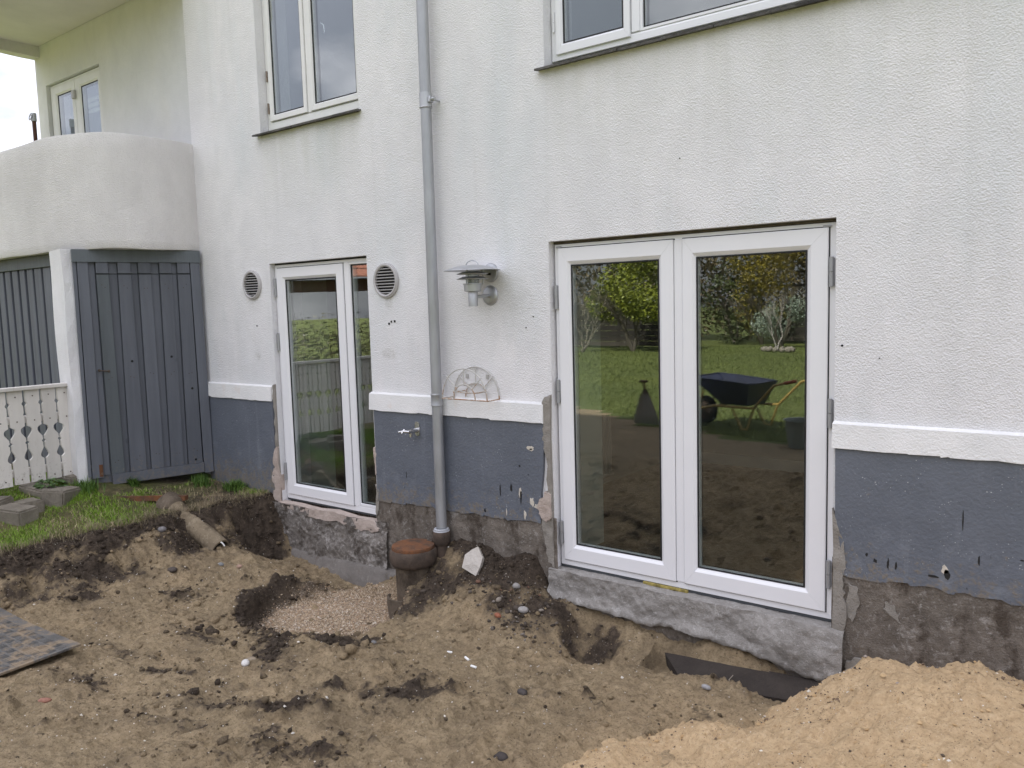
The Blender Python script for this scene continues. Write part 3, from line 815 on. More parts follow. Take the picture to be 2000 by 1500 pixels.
# french door
mb = MB()
mitred(mb, -2.918, -1.200, -0.017, 2.047, .052, .052, .052, .05, .050, .15, .004)
mb.cbox(-2.093, -2.040, .043, .14, .024, 2.020, .003)
door = mb.build('french_door', M_pvc, house)
for (x0, x1, gx0, gx1) in ((-2.886, -2.095, -2.796, -2.190), (-2.038, -1.238, -1.958, -1.346)):
    mb = MB()
    g0, g1 = .130, 1.916
    mitred(mb, x0, x1, .022, 2.022, gx0-x0, x1-gx1, 2.022-g1, g0-.022, .034, .105, .016)
    mb.build('leaf', M_pvc, door)
    mb = MB(); mitred(mb, x0-.006, x1+.006, .016, 2.028, .008, .008, .008, .008, .0485, .06, 0); mb.build('gap_shadow_strip', M_gasket, door)  # black ring stands in for the shadow gap round the leaf
    gasket('gasket', gx0, gx1, g0, g1, .046, door)
    pane(gx0-.01, gx1+.01, g0-.01, g1+.01, .052, door)
for z in (.20, 1.12, 1.72): hinge(-2.903, .034, z, .15, door)
for z in (.23, 1.08, 1.80): hinge(-1.221, .034, z, .15, door)
mb = MB(); mb.cbox(-2.925, -1.195, .053, .14, -.034, -.0175, .002); mb.cbox(-1.1995, -1.190, .053, .14, -.034, .42, .001)
mb.build('sealant_strip', M_seal, door)
mb = MB(); mb.cbox(-2.315, -2.02, .036, .052, -.036, -.0178, .003); mb.build('insulation_strip', M_insul, door)
mb = MB(); mb.cbox(-2.93, -1.192, .058, .15, 2.050, 2.064, .001); mb.build('dark_gap_strip', simple('dark_gap_fill', (.10, .085, .065), .9, 0, .3, 30), door)  # dark strip put in for the gap above the frame
for x in (-2.88, -1.245):
    mb = MB(); mb.cbox(x-.02, x+.02, .034, .046, 2.024, 2.034, .002); mb.build('corner_bracket', M_hinge, door)

# narrow door with fixed side light
mb = MB()
mitred(mb, -5.797, -4.603, .063, 2.066, .036, .03, .026, .05, .050, .15, .004)
mb.cbox(-4.918, -4.862, .046, .14, .108, 2.042, .003)
ndoor = mb.build('garden_door', M_pvc, house)
mb = MB(); mitred(mb, -5.762, -4.922, .106, 2.038, .104, .096, .098, .10, .034, .105, .016); mb.build('leaf', M_pvc, ndoor)
mb = MB(); mitred(mb, -5.767, -4.917, .101, 2.043, .007, .007, .007, .007, .0485, .06, 0); mb.build('gap_shadow_strip', M_gasket, ndoor)  # painted shadow gap round the narrow door leaf
gasket('gasket', -5.658, -5.018, .206, 1.940, .046, ndoor); pane(-5.668, -5.008, .196, 1.95, .052, ndoor)
mb = MB(); mitred(mb, -4.861, -4.634, .114, 2.040, .016, .016, .016, .022, .048, .11, .010); mb.build('side_light_frame', M_pvc, ndoor)
gasket('gasket', -4.845, -4.650, .136, 2.024, .055, ndoor); pane(-4.853, -4.642, .128, 2.032, .062, ndoor)
for z in (.30, 1.42, 1.88): hinge(-5.778, .034, z, .15, ndoor)
mb = MB(); mb.cbox(-5.80, -4.60, .055, .14, .047, .0625, .002); mb.build('sealant_strip', M_seal, ndoor)
mb = MB(); mb.cbox(-5.80, -4.602, .056, .15, 2.067, 2.079, .001); mb.build('dark_gap_strip', M_gasket, ndoor)  # black strip put in for the gap over the narrow frame

# upper left window
mb = MB()
mitred(mb, -5.812, -4.612, 3.185, 4.5, .045, .045, .05, .062, .080, .18, .006)
mb.cbox(-5.283, -5.243, .076, .17, 3.248, 4.45, .003)
win = mb.build('window', M_pvc_old, house)
for k, (x0, x1) in enumerate(((-5.765, -5.288), (-5.238, -4.660))):
    mb = MB(); mitred(mb, x0, x1, 3.252, 4.445, .046, .046, .05, .050, .066, .125, .014); mb.build('sash', M_pvc_old, win)
    gasket('gasket', x0+.046, x1-.046, 3.302, 4.395, .077, win); pane(x0+.04, x1-.04, 3.296, 4.4, .084, win)
for z in (3.36, 3.62): hinge(-5.787, .072, z, .085, win, M_hinge_old, .008)
for z in (3.42, 3.70): hinge(-4.640, .072, z, .085, win, M_hinge_old, .008)
mb = MB(); mb.tube([(-5.15, .135, 3.92), (-5.12, .14, 3.90), (-5.115, .14, 3.84)], .006, 8)
mb.build('window_catch', M_chrome, win, True)

# upper right window
mb = MB()
mitred(mb, -2.925, .745, 3.168, 4.5, .04, .04, .05, .052, .080, .18, .006)
mb.cbox(-2.365, -2.312, .076, .17, 3.222, 4.45, .003); mb.cbox(-.80, -.75, .076, .17, 3.222, 4.45, .003)
win2 = mb.build('window', M_pvc, house)
mb = MB(); mitred(mb, -2.884, -2.370, 3.200, 4.448, .048, .048, .05, .062, .064, .125, .014); mb.build('sash', M_pvc, win2)
gasket('gasket', -2.836, -2.418, 3.262, 4.398, .075, win2); pane(-2.846, -2.408, 3.252, 4.4, .082, win2)
mb = MB(); mitred(mb, -2.311, -.801, 3.221, 4.449, .018, .018, .018, .018, .080, .13, .010); mb.build('glazing_bead', M_pvc, win2)
gasket('gasket', -2.293, -.819, 3.239, 4.43, .089, win2); pane(-2.30, -.81, 3.23, 4.44, .095, win2)
pane(-.75, .70, 3.23, 4.44, .095, win2)
hinge(-2.905, .074, 3.40, .12, win2, M_pvc, .007)

# sills of weathered slate
def sill(x0, x1, z, n, proud, name='window_sill'):
    mb = MB(); mb.box(x0+.03, x1-.03, .001, .17, z-.012, z+.03)
    s = mb.build(name, M_mortar, house)
    e = np.linspace(x0, x1, n+1)
    for a, b in zip(e[:-1], e[1:]):
        m = MB(); dz = random.uniform(-.002, .002); dy = random.uniform(-.006, .006)
        pts = []
        nseg = 5
        front = [(a+.0015+(b-a-.003)*i/nseg, -proud+dy+random.uniform(-.004, .004)) for i in range(nseg+1)]
        poly = front+[(b-.0015, .085), (a+.0015, .085)]
        vs = []
        for t in (0, .013):
            for (x, y) in poly: vs.append((x, y, z+.008+dz+t+(y+proud)*.18))
        k = len(poly)
        m.add(vs, [tuple(range(k))[::-1], tuple(range(k, 2*k))]+[(i, (i+1) % k, k+(i+1) % k, k+i) for i in range(k)])
        m.build('slate', M_slate, s)
    return s
sill(-5.862, -4.585, 3.118, 5, .052)
sill(-2.975, .80, 3.092, 13, .048)

# balcony door
mb = MB()
mitred(mb, -9.79, -8.57, 2.31, 4.265, .035, .03, .03, .05, .10, .2, .005)
bd = mb.build('balcony_door', M_pvc_old, house)
for x0, x1, a in ((-9.752, -9.19, .10), (-9.184, -8.604, .10)):
    mb = MB(); mitred(mb, x0, x1, 2.36, 4.232, .13 if x0 < -9.5 else .12, .085 if x0 < -9.5 else .075, .09, .12, .088, .15, .014); mb.build('leaf', M_pvc_old, bd)
gasket('gasket', -9.622, -9.275, 2.48, 4.142, .10, bd); pane(-9.63, -9.265, 2.47, 4.15, .105, bd)
gasket('gasket', -9.064, -8.679, 2.48, 4.142, .10, bd); pane(-9.074, -8.669, 2.47, 4.15, .105, bd)
mb = MB(); mb.cbox(-9.22, -9.155, .06, .088, 4.03, 4.12, .006); mb.build('door_sensor', M_vent, bd)
mb = MB()
for k in range(3): mb.cbox(-9.06, -8.68, .155, .17, 3.98-k*.06, 4.02-k*.06, .004)
mb.build('window_blind', M_radiator, bd)

# ---- plinth, band, foundations
def jag(a, b, n, amp, seed):
    r = random.Random(seed)
    t = sorted([0, 1]+[r.random() for _ in range(n)])
    return [(a[0]+(b[0]-a[0])*k, a[1]+(b[1]-a[1])*k+(r.uniform(-amp, amp) if 0 < k < 1 else 0)) for k in t]
def plate(poly, yf, yb, name, mat, parent, label=None):
    mb = MB(); mb.prism(poly, 'y', yf, yb)
    return mb.build(name, mat, parent, label=label)

for sx0, sx1, sd_ in ((-6.868, -5.842, 1), (-4.612, -2.985, 2), (-1.192, 7.0, 3)):
    top = [(sx1, 1.036), (sx0, 1.036)]
    bot = jag((sx0, .914), (sx1, .914), int((sx1-sx0)*16), .005, sd_)
    mb = MB(); n = len(bot)
    # front face, sloping top and underside
    poly = bot+top
    ring = []
    for (x, z) in poly:
        ring.append((x, -.034 if z < 1 else -.026, z))
    back = [(x, .002, z if z < 1 else z+.012) for (x, z) in poly]
    k = len(poly)
    mb.add(ring+back, [tuple(range(k))]+[(i, (i+1) % k, k+(i+1) % k, k+i) for i in range(k)])
    mb.build('plinth_band', M_band, house)

def plinth_piece(x0, x1, zb0, zb1, seed, left=None, right=None):
    bot = jag((x0, zb0), (x1, zb1), int((x1-x0)*22), .012, seed)
    rgt = right or [(x1, .93)]
    lft = left or [(x0, .93)]
    plate(bot+rgt+lft, -.020, .004, 'plinth', M_plinth, house)
plinth_piece(-6.858, -5.87, .04, .10, 5, right=[(-5.86, .32), (-5.845, .5), (-5.84, .93)])
plinth_piece(-4.575, -3.03, .205, .250, 6, right=[(-3.02, .45), (-3.0, .6), (-2.992, .75), (-2.985, .93)])
plinth_piece(-1.135, 7.0, .262, .285, 7, left=[(-1.178, .93), (-1.175, .55), (-1.15, .42)])

def rough_wall(x0, x1, z0, z1, yf, amp, mat, name, seed, keep=None, st=.014, fr=9):
    xs = np.arange(x0, x1+st/2, st); zs = np.arange(z0, z1+st/2, st)
    X, Z = np.meshgrid(xs, zs)
    Y = yf-amp*(0.5+0.5*fbm(X*fr, Z*fr, seed, 5, .55))-0.25*amp*fbm(X*45, Z*45, seed+3, 2)
    V = np.stack([X, Y, Z], -1).reshape(-1, 3)
    i = np.arange(X.size).reshape(X.shape)
    F = np.stack([i[:-1, :-1], i[:-1, 1:], i[1:, 1:], i[1:, :-1]], -1).reshape(-1, 4)
    c = V[F].mean(1)
    if keep is not None: F = F[keep(c[:, 0], c[:, 2])]
    me = mesh_np(name, V, F, True)
    return link(name, me, mat, house)
rough_wall(-6.86, -5.80, -.75, .16, -.003, .014, M_found, 'foundation', 401)
rough_wall(-5.93, -4.48, -.75, .046, -.012, .055, M_stonew, 'foundation', 403, None, .012, 8)
rough_wall(-4.60, -2.90, -.75, .30, -.003, .014, M_found, 'foundation', 405)
rough_wall(-1.19, 2.6, -.75, .34, -.003, .016, M_found, 'foundation', 407)
rough_wall(-2.98, -1.08, -.75, -.05, .012, .02, M_found, 'foundation', 409)

# concrete threshold under the french door with a broken lower edge
BX = [-2.97, -2.93, -2.7, -2.50, -2.40, -2.32, -2.22, -2.1, -1.98, -1.82, -1.67, -1.55, -1.40, -1.3, -1.2, -1.13, -1.10]
BZ = [-.20, -.23, -.235, -.25, -.245, -.275, -.262, -.235, -.25, -.262, -.268, -.285, -.322, -.335, -.335, -.29, -.22]
xs = np.arange(-2.97, -1.115, .011); nz = 26
zb = np.interp(xs, BX, BZ)+.014*fbm(xs*14, xs*0, 411, 4, .65)
T = np.linspace(0, 1, nz)
X = np.repeat(xs[None], nz, 0)
zt = -.036+.004*fbm(xs*20, xs*0, 413, 2)
Z = zt[None]*(1-T[:, None])+zb[None]*T[:, None]
bulge = .05*np.exp(-((X+1.35)/.3)**2)*np.sin(np.clip(T, 0, 1)[:, None]*np.pi)
Y = -.030-bulge-.020*fbm(X*7, Z*7, 415, 4, .6)-.006*fbm(X*40, Z*40, 417, 2)-.02*np.exp(-((T[:, None]-.9)/.14)**2)
Y[-1] += .03
top = np.stack([xs, np.full_like(xs, .06), zt+.001], -1)
botm = np.stack([xs, np.full_like(xs, .06), zb+.02], -1)
V = np.concatenate([top[None], np.stack([X, Y, Z], -1), botm[None]], 0)
n0, n1 = V.shape[:2]
i = np.arange(n0*n1).reshape(n0, n1)
F = np.stack([i[:-1, :-1], i[1:, :-1], i[1:, 1:], i[:-1, 1:]], -1).reshape(-1, 4)
me = mesh_np('door_threshold', V.reshape(-1, 3), F, True); me.set_sharp_from_angle(angle=R(50))
link('door_threshold', me, M_conc, house)
# footing ledge below the narrow door
xs = np.arange(-6.02, -4.30, .02)
prof = [(.02, -.325), (-.045, -.332), (-.058, -.340), (-.066, -.356), (-.085, -.41), (-.105, -.46), (-.11, -.62)]
V = np.stack([np.stack([xs, y-.012*fbm(xs*5, xs*0+y*30, 421, 4)-.03*(xs+5.1), z+.010*fbm(xs*6, xs*0+z*20, 423, 4)+.016*(xs+5.1)], -1) for y, z in prof])
i = np.arange(V.shape[0]*V.shape[1]).reshape(V.shape[:2])
F = np.stack([i[:-1, :-1], i[1:, :-1], i[1:, 1:], i[:-1, 1:]], -1).reshape(-1, 4)
link('footing_ledge', mesh_np('footing_ledge', V.reshape(-1, 3), F, True), M_ledge, house)

# mortar left where the old openings were cut
def jpoly(pts, amp=.006, sub=3, seed=0):
    r = random.Random(seed); out = []
    for a, b in zip(pts, pts[1:]+pts[:1]):
        for k in range(sub):
            t = k/sub
            out.append((a[0]+(b[0]-a[0])*t+(r.uniform(-amp, amp) if k else 0), a[1]+(b[1]-a[1])*t+(r.uniform(-amp, amp) if k else 0)))
    return out
def mortar(pts, yf, mat, seed, name='mortar_patch', amp=.007, sub=4):
    poly = jpoly(pts, amp, sub, seed)
    bm = bmesh.new()
    f = bm.faces.new([bm.verts.new((x, yf, z)) for x, z in poly])
    ext = bmesh.ops.extrude_face_region(bm, geom=[f])
    for v in [g for g in ext['geom'] if isinstance(g, bmesh.types.BMVert)]: v.co.y = .03
    bmesh.ops.triangulate(bm, faces=bm.faces[:])
    for _ in range(3):
        bmesh.ops.subdivide_edges(bm, edges=[e for e in bm.edges if e.calc_length() > .035], cuts=1)
        bmesh.ops.triangulate(bm, faces=bm.faces[:])
    for v in bm.verts:
        if v.co.y < yf+.001:
            v.co.y += float(.010*fbm(np.array([v.co.x*18]), np.array([v.co.z*18]), seed, 3)[0])
    mb = MB(); mb.bm(bm)
    return mb.build(name, mat, house, True, angle=60)
mortar([(-5.842, 1.05), (-5.803, 1.06), (-5.803, .05), (-5.84, .12), (-5.862, .33), (-5.848, .55), (-5.832, .8), (-5.85, .93)], -.012, M_mortar, 31)
mortar([(-5.845, .50), (-5.806, .52), (-5.804, .05), (-5.78, .01), (-5.86, -.02), (-5.90, .1), (-5.905, .25), (-5.875, .40)], -.022, M_pmort, 32)
mortar([(-5.80, .045), (-4.62, .045), (-4.56, -.03), (-4.75, -.055), (-5.0, -.02), (-5.3, -.035), (-5.55, .005), (-5.75, .01)], -.046, M_pmort, 33, amp=.014, sub=5)
mortar([(-4.598, .62), (-4.575, .60), (-4.562, .5), (-4.575, .42), (-4.598, .40)], -.018, M_pmort, 34)
mortar([(-4.598, .33), (-4.56, .30), (-4.565, .20), (-4.58, .12), (-4.598, .05)], -.018, M_mortar, 35)
mortar([(-2.985, 1.07), (-2.932, 1.10), (-2.932, -.03), (-2.975, .0), (-2.995, .12), (-3.02, .28), (-2.99, .42), (-2.968, .5), (-2.975, .7), (-3.0, .82), (-2.985, .9), (-3.005, .95)], -.020, M_mortar, 36, amp=.009)
mortar([(-2.985, .47), (-2.94, .45), (-2.937, .30), (-2.98, .27), (-3.035, .32), (-3.045, .36)], -.032, M_pmort, 37, amp=.010)
mortar([(-1.189, .60), (-1.165, .52), (-1.132, .44), (-1.120, .30), (-1.135, .18), (-1.115, .10), (-1.13, -.1), (-1.16, -.2), (-1.189, -.22)], -.022, M_mortar, 38, amp=.009)
mortar([(-1.105, .22), (-1.06, .20), (-1.05, .12), (-1.085, .02), (-1.11, .05)], -.016, M_mortar, 39, amp=.010)
mortar([(-.93, .16), (-.885, .14), (-.86, .06), (-.90, .09), (-.94, .12)], -.016, M_mortar, 40, amp=.006)
mortar([(-1.11, -.19), (-1.02, -.16), (-.97, -.22), (-.98, -.33), (-1.1, -.34)], -.03, M_mortar, 41, amp=.012)

# paint chips and drips on the plinth
M_chipw = simple('pale_bare_plaster', (0.58, 0.53, 0.45), .9, 0, .2, 60)
M_chipk = simple('old_black_tar', (0.012, 0.012, 0.013), .6)
def chip(x, z, w, h, mat, seed, y=-.0212):
    r = random.Random(seed); n = 11
    poly = [(x+math.cos(2*math.pi*k/n)*w*r.uniform(.55, 1.1), z+math.sin(2*math.pi*k/n)*h*r.uniform(.55, 1.1)) for k in range(n)]
    plate(poly, y, y+.004, 'paint_chip', mat, house)
for q in ((-3.098, .742, .034, .020, M_chipw), (-3.093, .737, .011, .009, M_chipk), (-3.19, .435, .012, .046, M_chipw), (-3.185, .41, .009, .06, M_chipk),
          (-3.265, .46, .012, .036, M_chipk), (-3.19, .618, .009, .010, M_chipk), (-3.12, .565, .005, .006, M_chipk), (-3.155, .292, .013, .034, M_chipw), (-3.095, .385, .022, .034, M_chipw),
          (-3.055, .36, .025, .020, M_chipw), (-3.36, .43, .006, .05, M_chipk), (-3.31, .29, .005, .025, M_chipw), (-4.25, .44, .004, .03, M_chipk),
          (-.60, .62, .004, .05, M_chipk), (-.53, .44, .005, .033, M_chipk), (-.92, .355, .006, .035, M_chipk), (-.885, .352, .006, .022, M_chipk), (-1.02, .385, .008, .010, M_chipk),
          (-.66, .35, .014, .03, M_chipk), (-.67, .37, .018, .026, M_chipw), (-.98, .36, .011, .012, M_chipk), (-.36, .47, .01, .004, M_chipk), (-3.50, .275, .010, .016, M_chipk), (-3.93, .28, .009, .02, M_chipk), (-.72, .33, .03, .007, M_chipk)):
    chip(*q, seed=int(abs(q[0]*997)+abs(q[1]*313)))
mb = MB()
for (x, z, r) in ((-4.385, 1.565, .009), (-4.36, 1.58, .008), (-4.325, 1.582, .009), (-6.02, 1.56, .007), (-1.155, 1.43, .006), (-.98, 1.37, .003), (-2.03, 2.46, .0035), (-3.06, 1.60, .004), (-3.12, 1.53, .004)):
    mb.lathe([(0, -.0035), (r, -.0035), (r, .002)], (x, 0, z), (0, 1, 0), 10)
mb.build('drill_hole', M_black, house, kind='stuff')  # black discs on the surface paint the dark of the holes

# ---- balcony
def smooth_path(P, n=6):
    out = []
    P = [Vector(p) for p in P]
    for i in range(len(P)-1):
        p0 = P[max(i-1, 0)]; p1 = P[i]; p2 = P[i+1]; p3 = P[min(i+2, len(P)-1)]
        for k in range(n):
            t = k/n
            out.append(.5*((2*p1)+(p2-p0)*t+(2*p0-5*p1+4*p2-p3)*t*t+(3*p1-p0-3*p2+p3)*t**3))
    out.append(P[-1]); return out
BP = smooth_path([(-6.845, .06), (-6.795, -.2), (-6.765, -.42), (-6.785, -.62), (-6.88, -.80), (-7.05, -.93), (-7.3, -1.0), (-7.7, -1.035), (-8.4, -1.035), (-9.3, -1.03), (-9.75, -.95), (-9.98, -.7), (-10.03, -.4), (-10.03, .06)])
def offset(path, d):
    out = []
    for i, p in enumerate(path):
        t = (path[min(i+1, len(path)-1)]-path[max(i-1, 0)]).normalized()
        n = Vector((t.y, -t.x))      # to the right of travel = inwards on this path
        out.append(p+n*d)
    return out
def parapet(z0, z1, name, mat, wob=.004):
    o = BP; inn = offset(BP, .14)
    if inn[len(inn)//2].y < o[len(o)//2].y: inn = offset(BP, -.14)
    zs = [z0, z0+.012]+list(np.linspace(z0+.08, z1-.02, 9))+[z1]
    V = []; cols = len(o)
    for z in zs:
        for p in o:
            k = .006 if z in (z0, z1) else 0
            n = float(fbm(np.array([p.x*3+p.y*3]), np.array([z*3]), 431, 3)[0])*wob
            c = Vector((-8.4, .2)); d = (Vector((c.x, c.y))-p).normalized()
            V.append((p.x+d.x*(k+n), p.y+d.y*(k+n), z+.004*math.sin(p.x*7+p.y*9)))
    for z in (z1, z1-.01, z0):
        for p in inn: V.append((p.x, p.y, z))
    rows = len(zs)+3
    F = [(r*cols+k, r*cols+k+1, (r+1)*cols+k+1, (r+1)*cols+k) for r in range(rows-1) for k in range(cols-1)]
    F += [((rows-1)*cols+k, (rows-1)*cols+k+1, k+1, k) for k in range(cols-1)]
    mb = MB(); mb.add(V, F)
    b = mb.build(name, mat, house, True, angle=40)
    return b
balc = parapet(2.248, 3.205, 'balcony', M_balcony)
mb = MB(); mb.prism([(p.x, p.y) for p in offset(BP, .07 if offset(BP, .14)[40].y > BP[40].y else -.07)], 'z', 2.285, 2.40)
mb.build('floor_slab', M_soffit, balc)
ub = parapet(4.60, 5.6, 'upper_balcony', M_balcony)
mb = MB(); mb.prism([(p.x, p.y) for p in offset(BP, .07 if offset(BP, .14)[40].y > BP[40].y else -.07)], 'z', 4.72, 4.85)
mb.build('soffit', M_soffit, ub)

# ---- boarded store under the balcony: boards stand on the line A-B
A = Vector((-6.80, -.02)); D = Vector((-.28, -.96)); Nn = Vector((.96, -.28))   # outwards
def bbox(mb, s0, s1, o0, o1, z0, z1, c=.003, sb0=None, sb1=None):
    """board standing along the line, s along it, o outwards; may taper towards the foot"""
    sb0 = s0 if sb0 is None else sb0; sb1 = s1 if sb1 is None else sb1
    def P(s, o): q = A+D*s+Nn*o; return (q.x, q.y)
    vs = []
    for (a, b, z) in ((sb0, sb1, z0), (s0, s1, z1)):
        for s, o in ((a, o0), (b, o0), (b, o1-c), (b-c, o1), (a+c, o1), (a, o1-c)):
            vs.append((*P(s, o), z))
    mb.add(vs, [(0, 1, 2, 3, 4, 5)[::-1], tuple(range(6, 12))]+[(i, (i+1) % 6, 6+(i+1) % 6, 6+i) for i in range(6)])
mb = MB(); bbox(mb, .0, 1.04, -.05, -.030, .20, 2.24)
bw = mb.build('boarded_wall', M_bwood, house)
mb = MB(); bbox(mb, .004, 1.045, -.03, .022, 2.141, 2.246); mb.build('lintel_board', M_bwood2, bw)
def board(s0, s1, o1, z0, z1, b0=None, b1=None, mat=None, par=None, o0=-.03, name='plank'):
    mb = MB(); bbox(mb, s0, s1, o0, o1, z0, z1, .003, b0, b1)
    return mb.build(name, mat or M_bwood, par or bw)
board(1.016, 1.042, .004, .30, 2.139, 1.026, 1.05)
board(.928, 1.011, .012, .285, 2.139, .930, 1.020)
board(.876, .927, -.014, .30, 2.139)
board(.012, .096, .016, .205, 2.139, .004, .088)
# door
mb = MB(); bbox(mb, .10, .872, -.03, -.022, .24, 2.036)
sd = mb.build('store_door', M_bwood, house)
proud = [(.775, .870, .762, .868), (.596, .699, .582, .716), (.434, .535, .433, .542), (.259, .360, .263, .375), (.102, .209, .100, .224)]
for k, (a, b, c, d) in enumerate(proud):
    board(a, b, .016, .305, 2.034, c, d, M_bwood2 if k in (0,) else M_bwood, sd, -.022)
    board(a, b, .013, 2.046, 2.139, None, None, M_bwood, bw)       # the same boards go on above the saw cut
for (a, b, c, d) in ((.701, .773, .718, .760), (.537, .594, .544, .580), (.362, .432, .377, .431), (.211, .257, .226, .261)):
    board(a, b, -.012, .305, 2.034, c, d, M_bwood, sd, -.022)
    board(a, b, -.014, 2.044, 2.139, None, None, M_bwood, bw)
board(.092, .866, .028, .215, .303, None, None, M_bwood, sd, -.012, 'bottom_rail')
mb = MB(); pts = [(A+D*s+Nn*o, z) for s, o, z in ((.905, .0, 1.216), (.905, .022, 1.216), (.835, .024, 1.206), (.828, .013, 1.206))]
mb.tube([(p.x, p.y, z) for p, z in pts], .005, 8)
for s, z in ((.905, 1.216), (.832, 1.206)):
    p = A+D*s+Nn*.014; mb.lathe([(0, .008), (.012, .006), (.012, -.004)], (p.x, p.y, z), (.96, -.28, 0), 10)
mb.build('hook_latch', M_rustdark, sd, True)
mb = MB()
for s, z in ((.150, 1.0), (.64, 1.28), (.31, 1.3), (.16, .34)):
    p = A+D*s+Nn*.0165; mb.lathe([(0, .0025), (.010, .0025), (.011, 0)], (p.x, p.y, z), (.96, -.28, 0), 8)
mb.build('knot_hole', M_black, sd, kind='stuff')
mb = MB(); bbox(mb, .935, .965, .012, .016, .295, .40); mb.build('rotten_corner', M_rotten, bw)

mb = MB()
for k, (a, b, c, d) in enumerate(proud):
    for z in (.42, 1.15, 1.93):
        for q in (.25, .75):
            m_ = (a+b)/2+(q-.5)*.05; p = A+D*m_+Nn*.0162; mb.lathe([(0, .0015), (.004, .0015), (.0045, 0)], (p.x, p.y, z+random.uniform(-.02, .02)), (.96, -.28, 0), 6)
mb.build('nail_head', M_rustdark, sd, kind='stuff')
# corner post
mb = MB()
pp = [(-7.475, -1.04), (-7.125, -1.095), (-7.118, -1.030), (-7.12, -.80), (-7.475, -.80)]
zs = np.linspace(.1, 2.25, 16); vs = []
for z in zs:
    for i, p in enumerate(pp):
        vs.append((p[0]+.006*math.sin(z*9+i*2), p[1]+.006*math.sin(z*7+i), z))
n = 5
mb.add(vs, [(j*n+i, j*n+(i+1) % n, (j+1)*n+(i+1) % n, (j+1)*n+i) for j in range(15) for i in range(n)]+[(0, 1, 2, 3, 4)])
mb.build('corner_post', M_white, house)
# slatted wall to the left of the post
mb = MB(); mb.box(-9.95, -7.56, -.90, -.87, .1, 2.245)
sw = mb.build('slatted_wall', simple('dark_slat_backing', (.020, .022, .026), .8), house)
mb = MB(); mb.cbox(-9.95, -7.572, -.955, -.90, 2.135, 2.243, .003); mb.build('lintel_board', M_bwood2, sw)
e = [(-7.874, -7.722), (-8.056, -7.91), (-8.218, -8.092), (-8.378, -8.266), (-8.547, -8.424), (-8.714, -8.595), (-8.88, -8.762), (-9.052, -8.925), (-9.22, -9.10), (-9.39, -9.27), (-9.56, -9.44), (-9.73, -9.61), (-9.90, -9.78)]
for a, b in e:
    mb = MB(); mb.cbox(a+.004, b, -.938, -.90, .2, 2.133, .004); mb.build('slat', M_bwood, sw)

# ================================================================== FITTINGS ON THE WALL
dp = empty('downpipe', (-3.862, -.075, .12), 'grey zinc downpipe running down the white wall beside the wall lamp', 'downpipe')
mb = MB(); mb.tube([(-3.862, -.075, 3.12), (-3.862, -.075, 7.1)], .0385, 24); mb.build('upper_pipe', M_pipe, dp, True)
mb = MB(); mb.tube([(-3.862, -.075, 1.0), (-3.862, -.075, 3.119)], .037, 24); mb.build('middle_pipe', M_pipe, dp, True)
mb = MB(); mb.tube([(-3.862, -.075, .105), (-3.862, -.075, .999)], .0375, 24); mb.build('lower_pipe', M_pipe, dp, True)
mb = MB(); mb.lathe([(.0372, -.052), (.0425, -.050), (.0425, .050), (.0372, .052)], (-3.862, -.075, 3.07), seg=24)
mb.lathe([(.0425, -.05), (.045, -.046), (.0425, -.042)], (-3.862, -.075, 3.07), seg=24)
mb.cbox(-3.822, -3.80, -.10, -.06, 3.05, 3.09, .003); mb.tube([(-3.81, -.08, 3.07), (-3.775, -.08, 3.07)], .012, 8); mb.tube([(-3.805, -.075, 3.07), (-3.805, .0, 3.07)], .007, 8)
mb.build('pipe_bracket', M_galv, dp, True)
mb = MB(); mb.lathe([(.0376, -.045), (.042, -.043), (.043, -.036), (.041, -.032), (.041, .030), (.043, .034), (.042, .042), (.0376, .046)], (-3.862, -.075, 1.03), seg=24)
mb.build('pipe_collar', M_pipe, dp, True)

hub = empty('drain_socket', (-3.855, -.085, -.3), 'dark drain socket with grey rubber ring that takes the foot of the downpipe', 'drain socket')
mb = MB(); mb.lathe([(.046, -.45), (.046, -.06), (.062, -.04), (.064, .035), (.056, .048), (.040, .045), (.040, -.03)], (-3.855, -.085, .05), seg=28); mb.build('socket', M_rustdark, hub, True)
M_rub = simple('light_grey_rubber', (.42, .43, .45), .5)
for z, r in ((.094, .056), (.106, .052)):
    mb = MB(); mb.lathe([(.038, z-.006), (r, z-.007), (r+.003, z), (r, z+.005), (.038, z+.006)], (-3.855, -.085, .0), seg=28); mb.build('rubber_ring', M_rub, hub, True)

dr = empty('drain_pipe', (-3.985, -.245, -.35), 'upright mud caked drain pipe with a rusty round lid, foot of the downpipe beside it', 'drain pipe')
C = (-3.985, -.245, 0)
mb = MB(); mb.lathe([(.128, -.42), (.127, -.30), (.130, -.13), (.133, -.12)], C, seg=36, jit=.008); mb.build('pipe', M_mudpipe, dr, True)
mb = MB(); mb.lathe([(.128, -.135), (.150, -.125), (.166, -.10), (.170, -.06), (.166, -.025), (.158, -.012), (.14, -.010)], C, seg=40, jit=.010); mb.build('collar', M_rustdark, dr, True)
mb = MB(); mb.lathe([(0, .020), (.06, .019), (.13, .017), (.148, .013), (.152, .004), (.150, -.012)], (C[0], C[1], .0), seg=40, jit=.004); mb.build('lid', M_rust, dr, True)
mb = MB(); mb.cbox(C[0]+.02, C[0]+.075, C[1]+.11, C[1]+.175, -.004, .022, .004); mb.build('lid_lug', M_rustdark, dr)
sh = empty('pipe_shard', (-3.80, -.58, -.36), 'broken pointed shard of clay pipe standing in the soil under the rusty lid', 'pipe shard')
mb = MB()
V = []
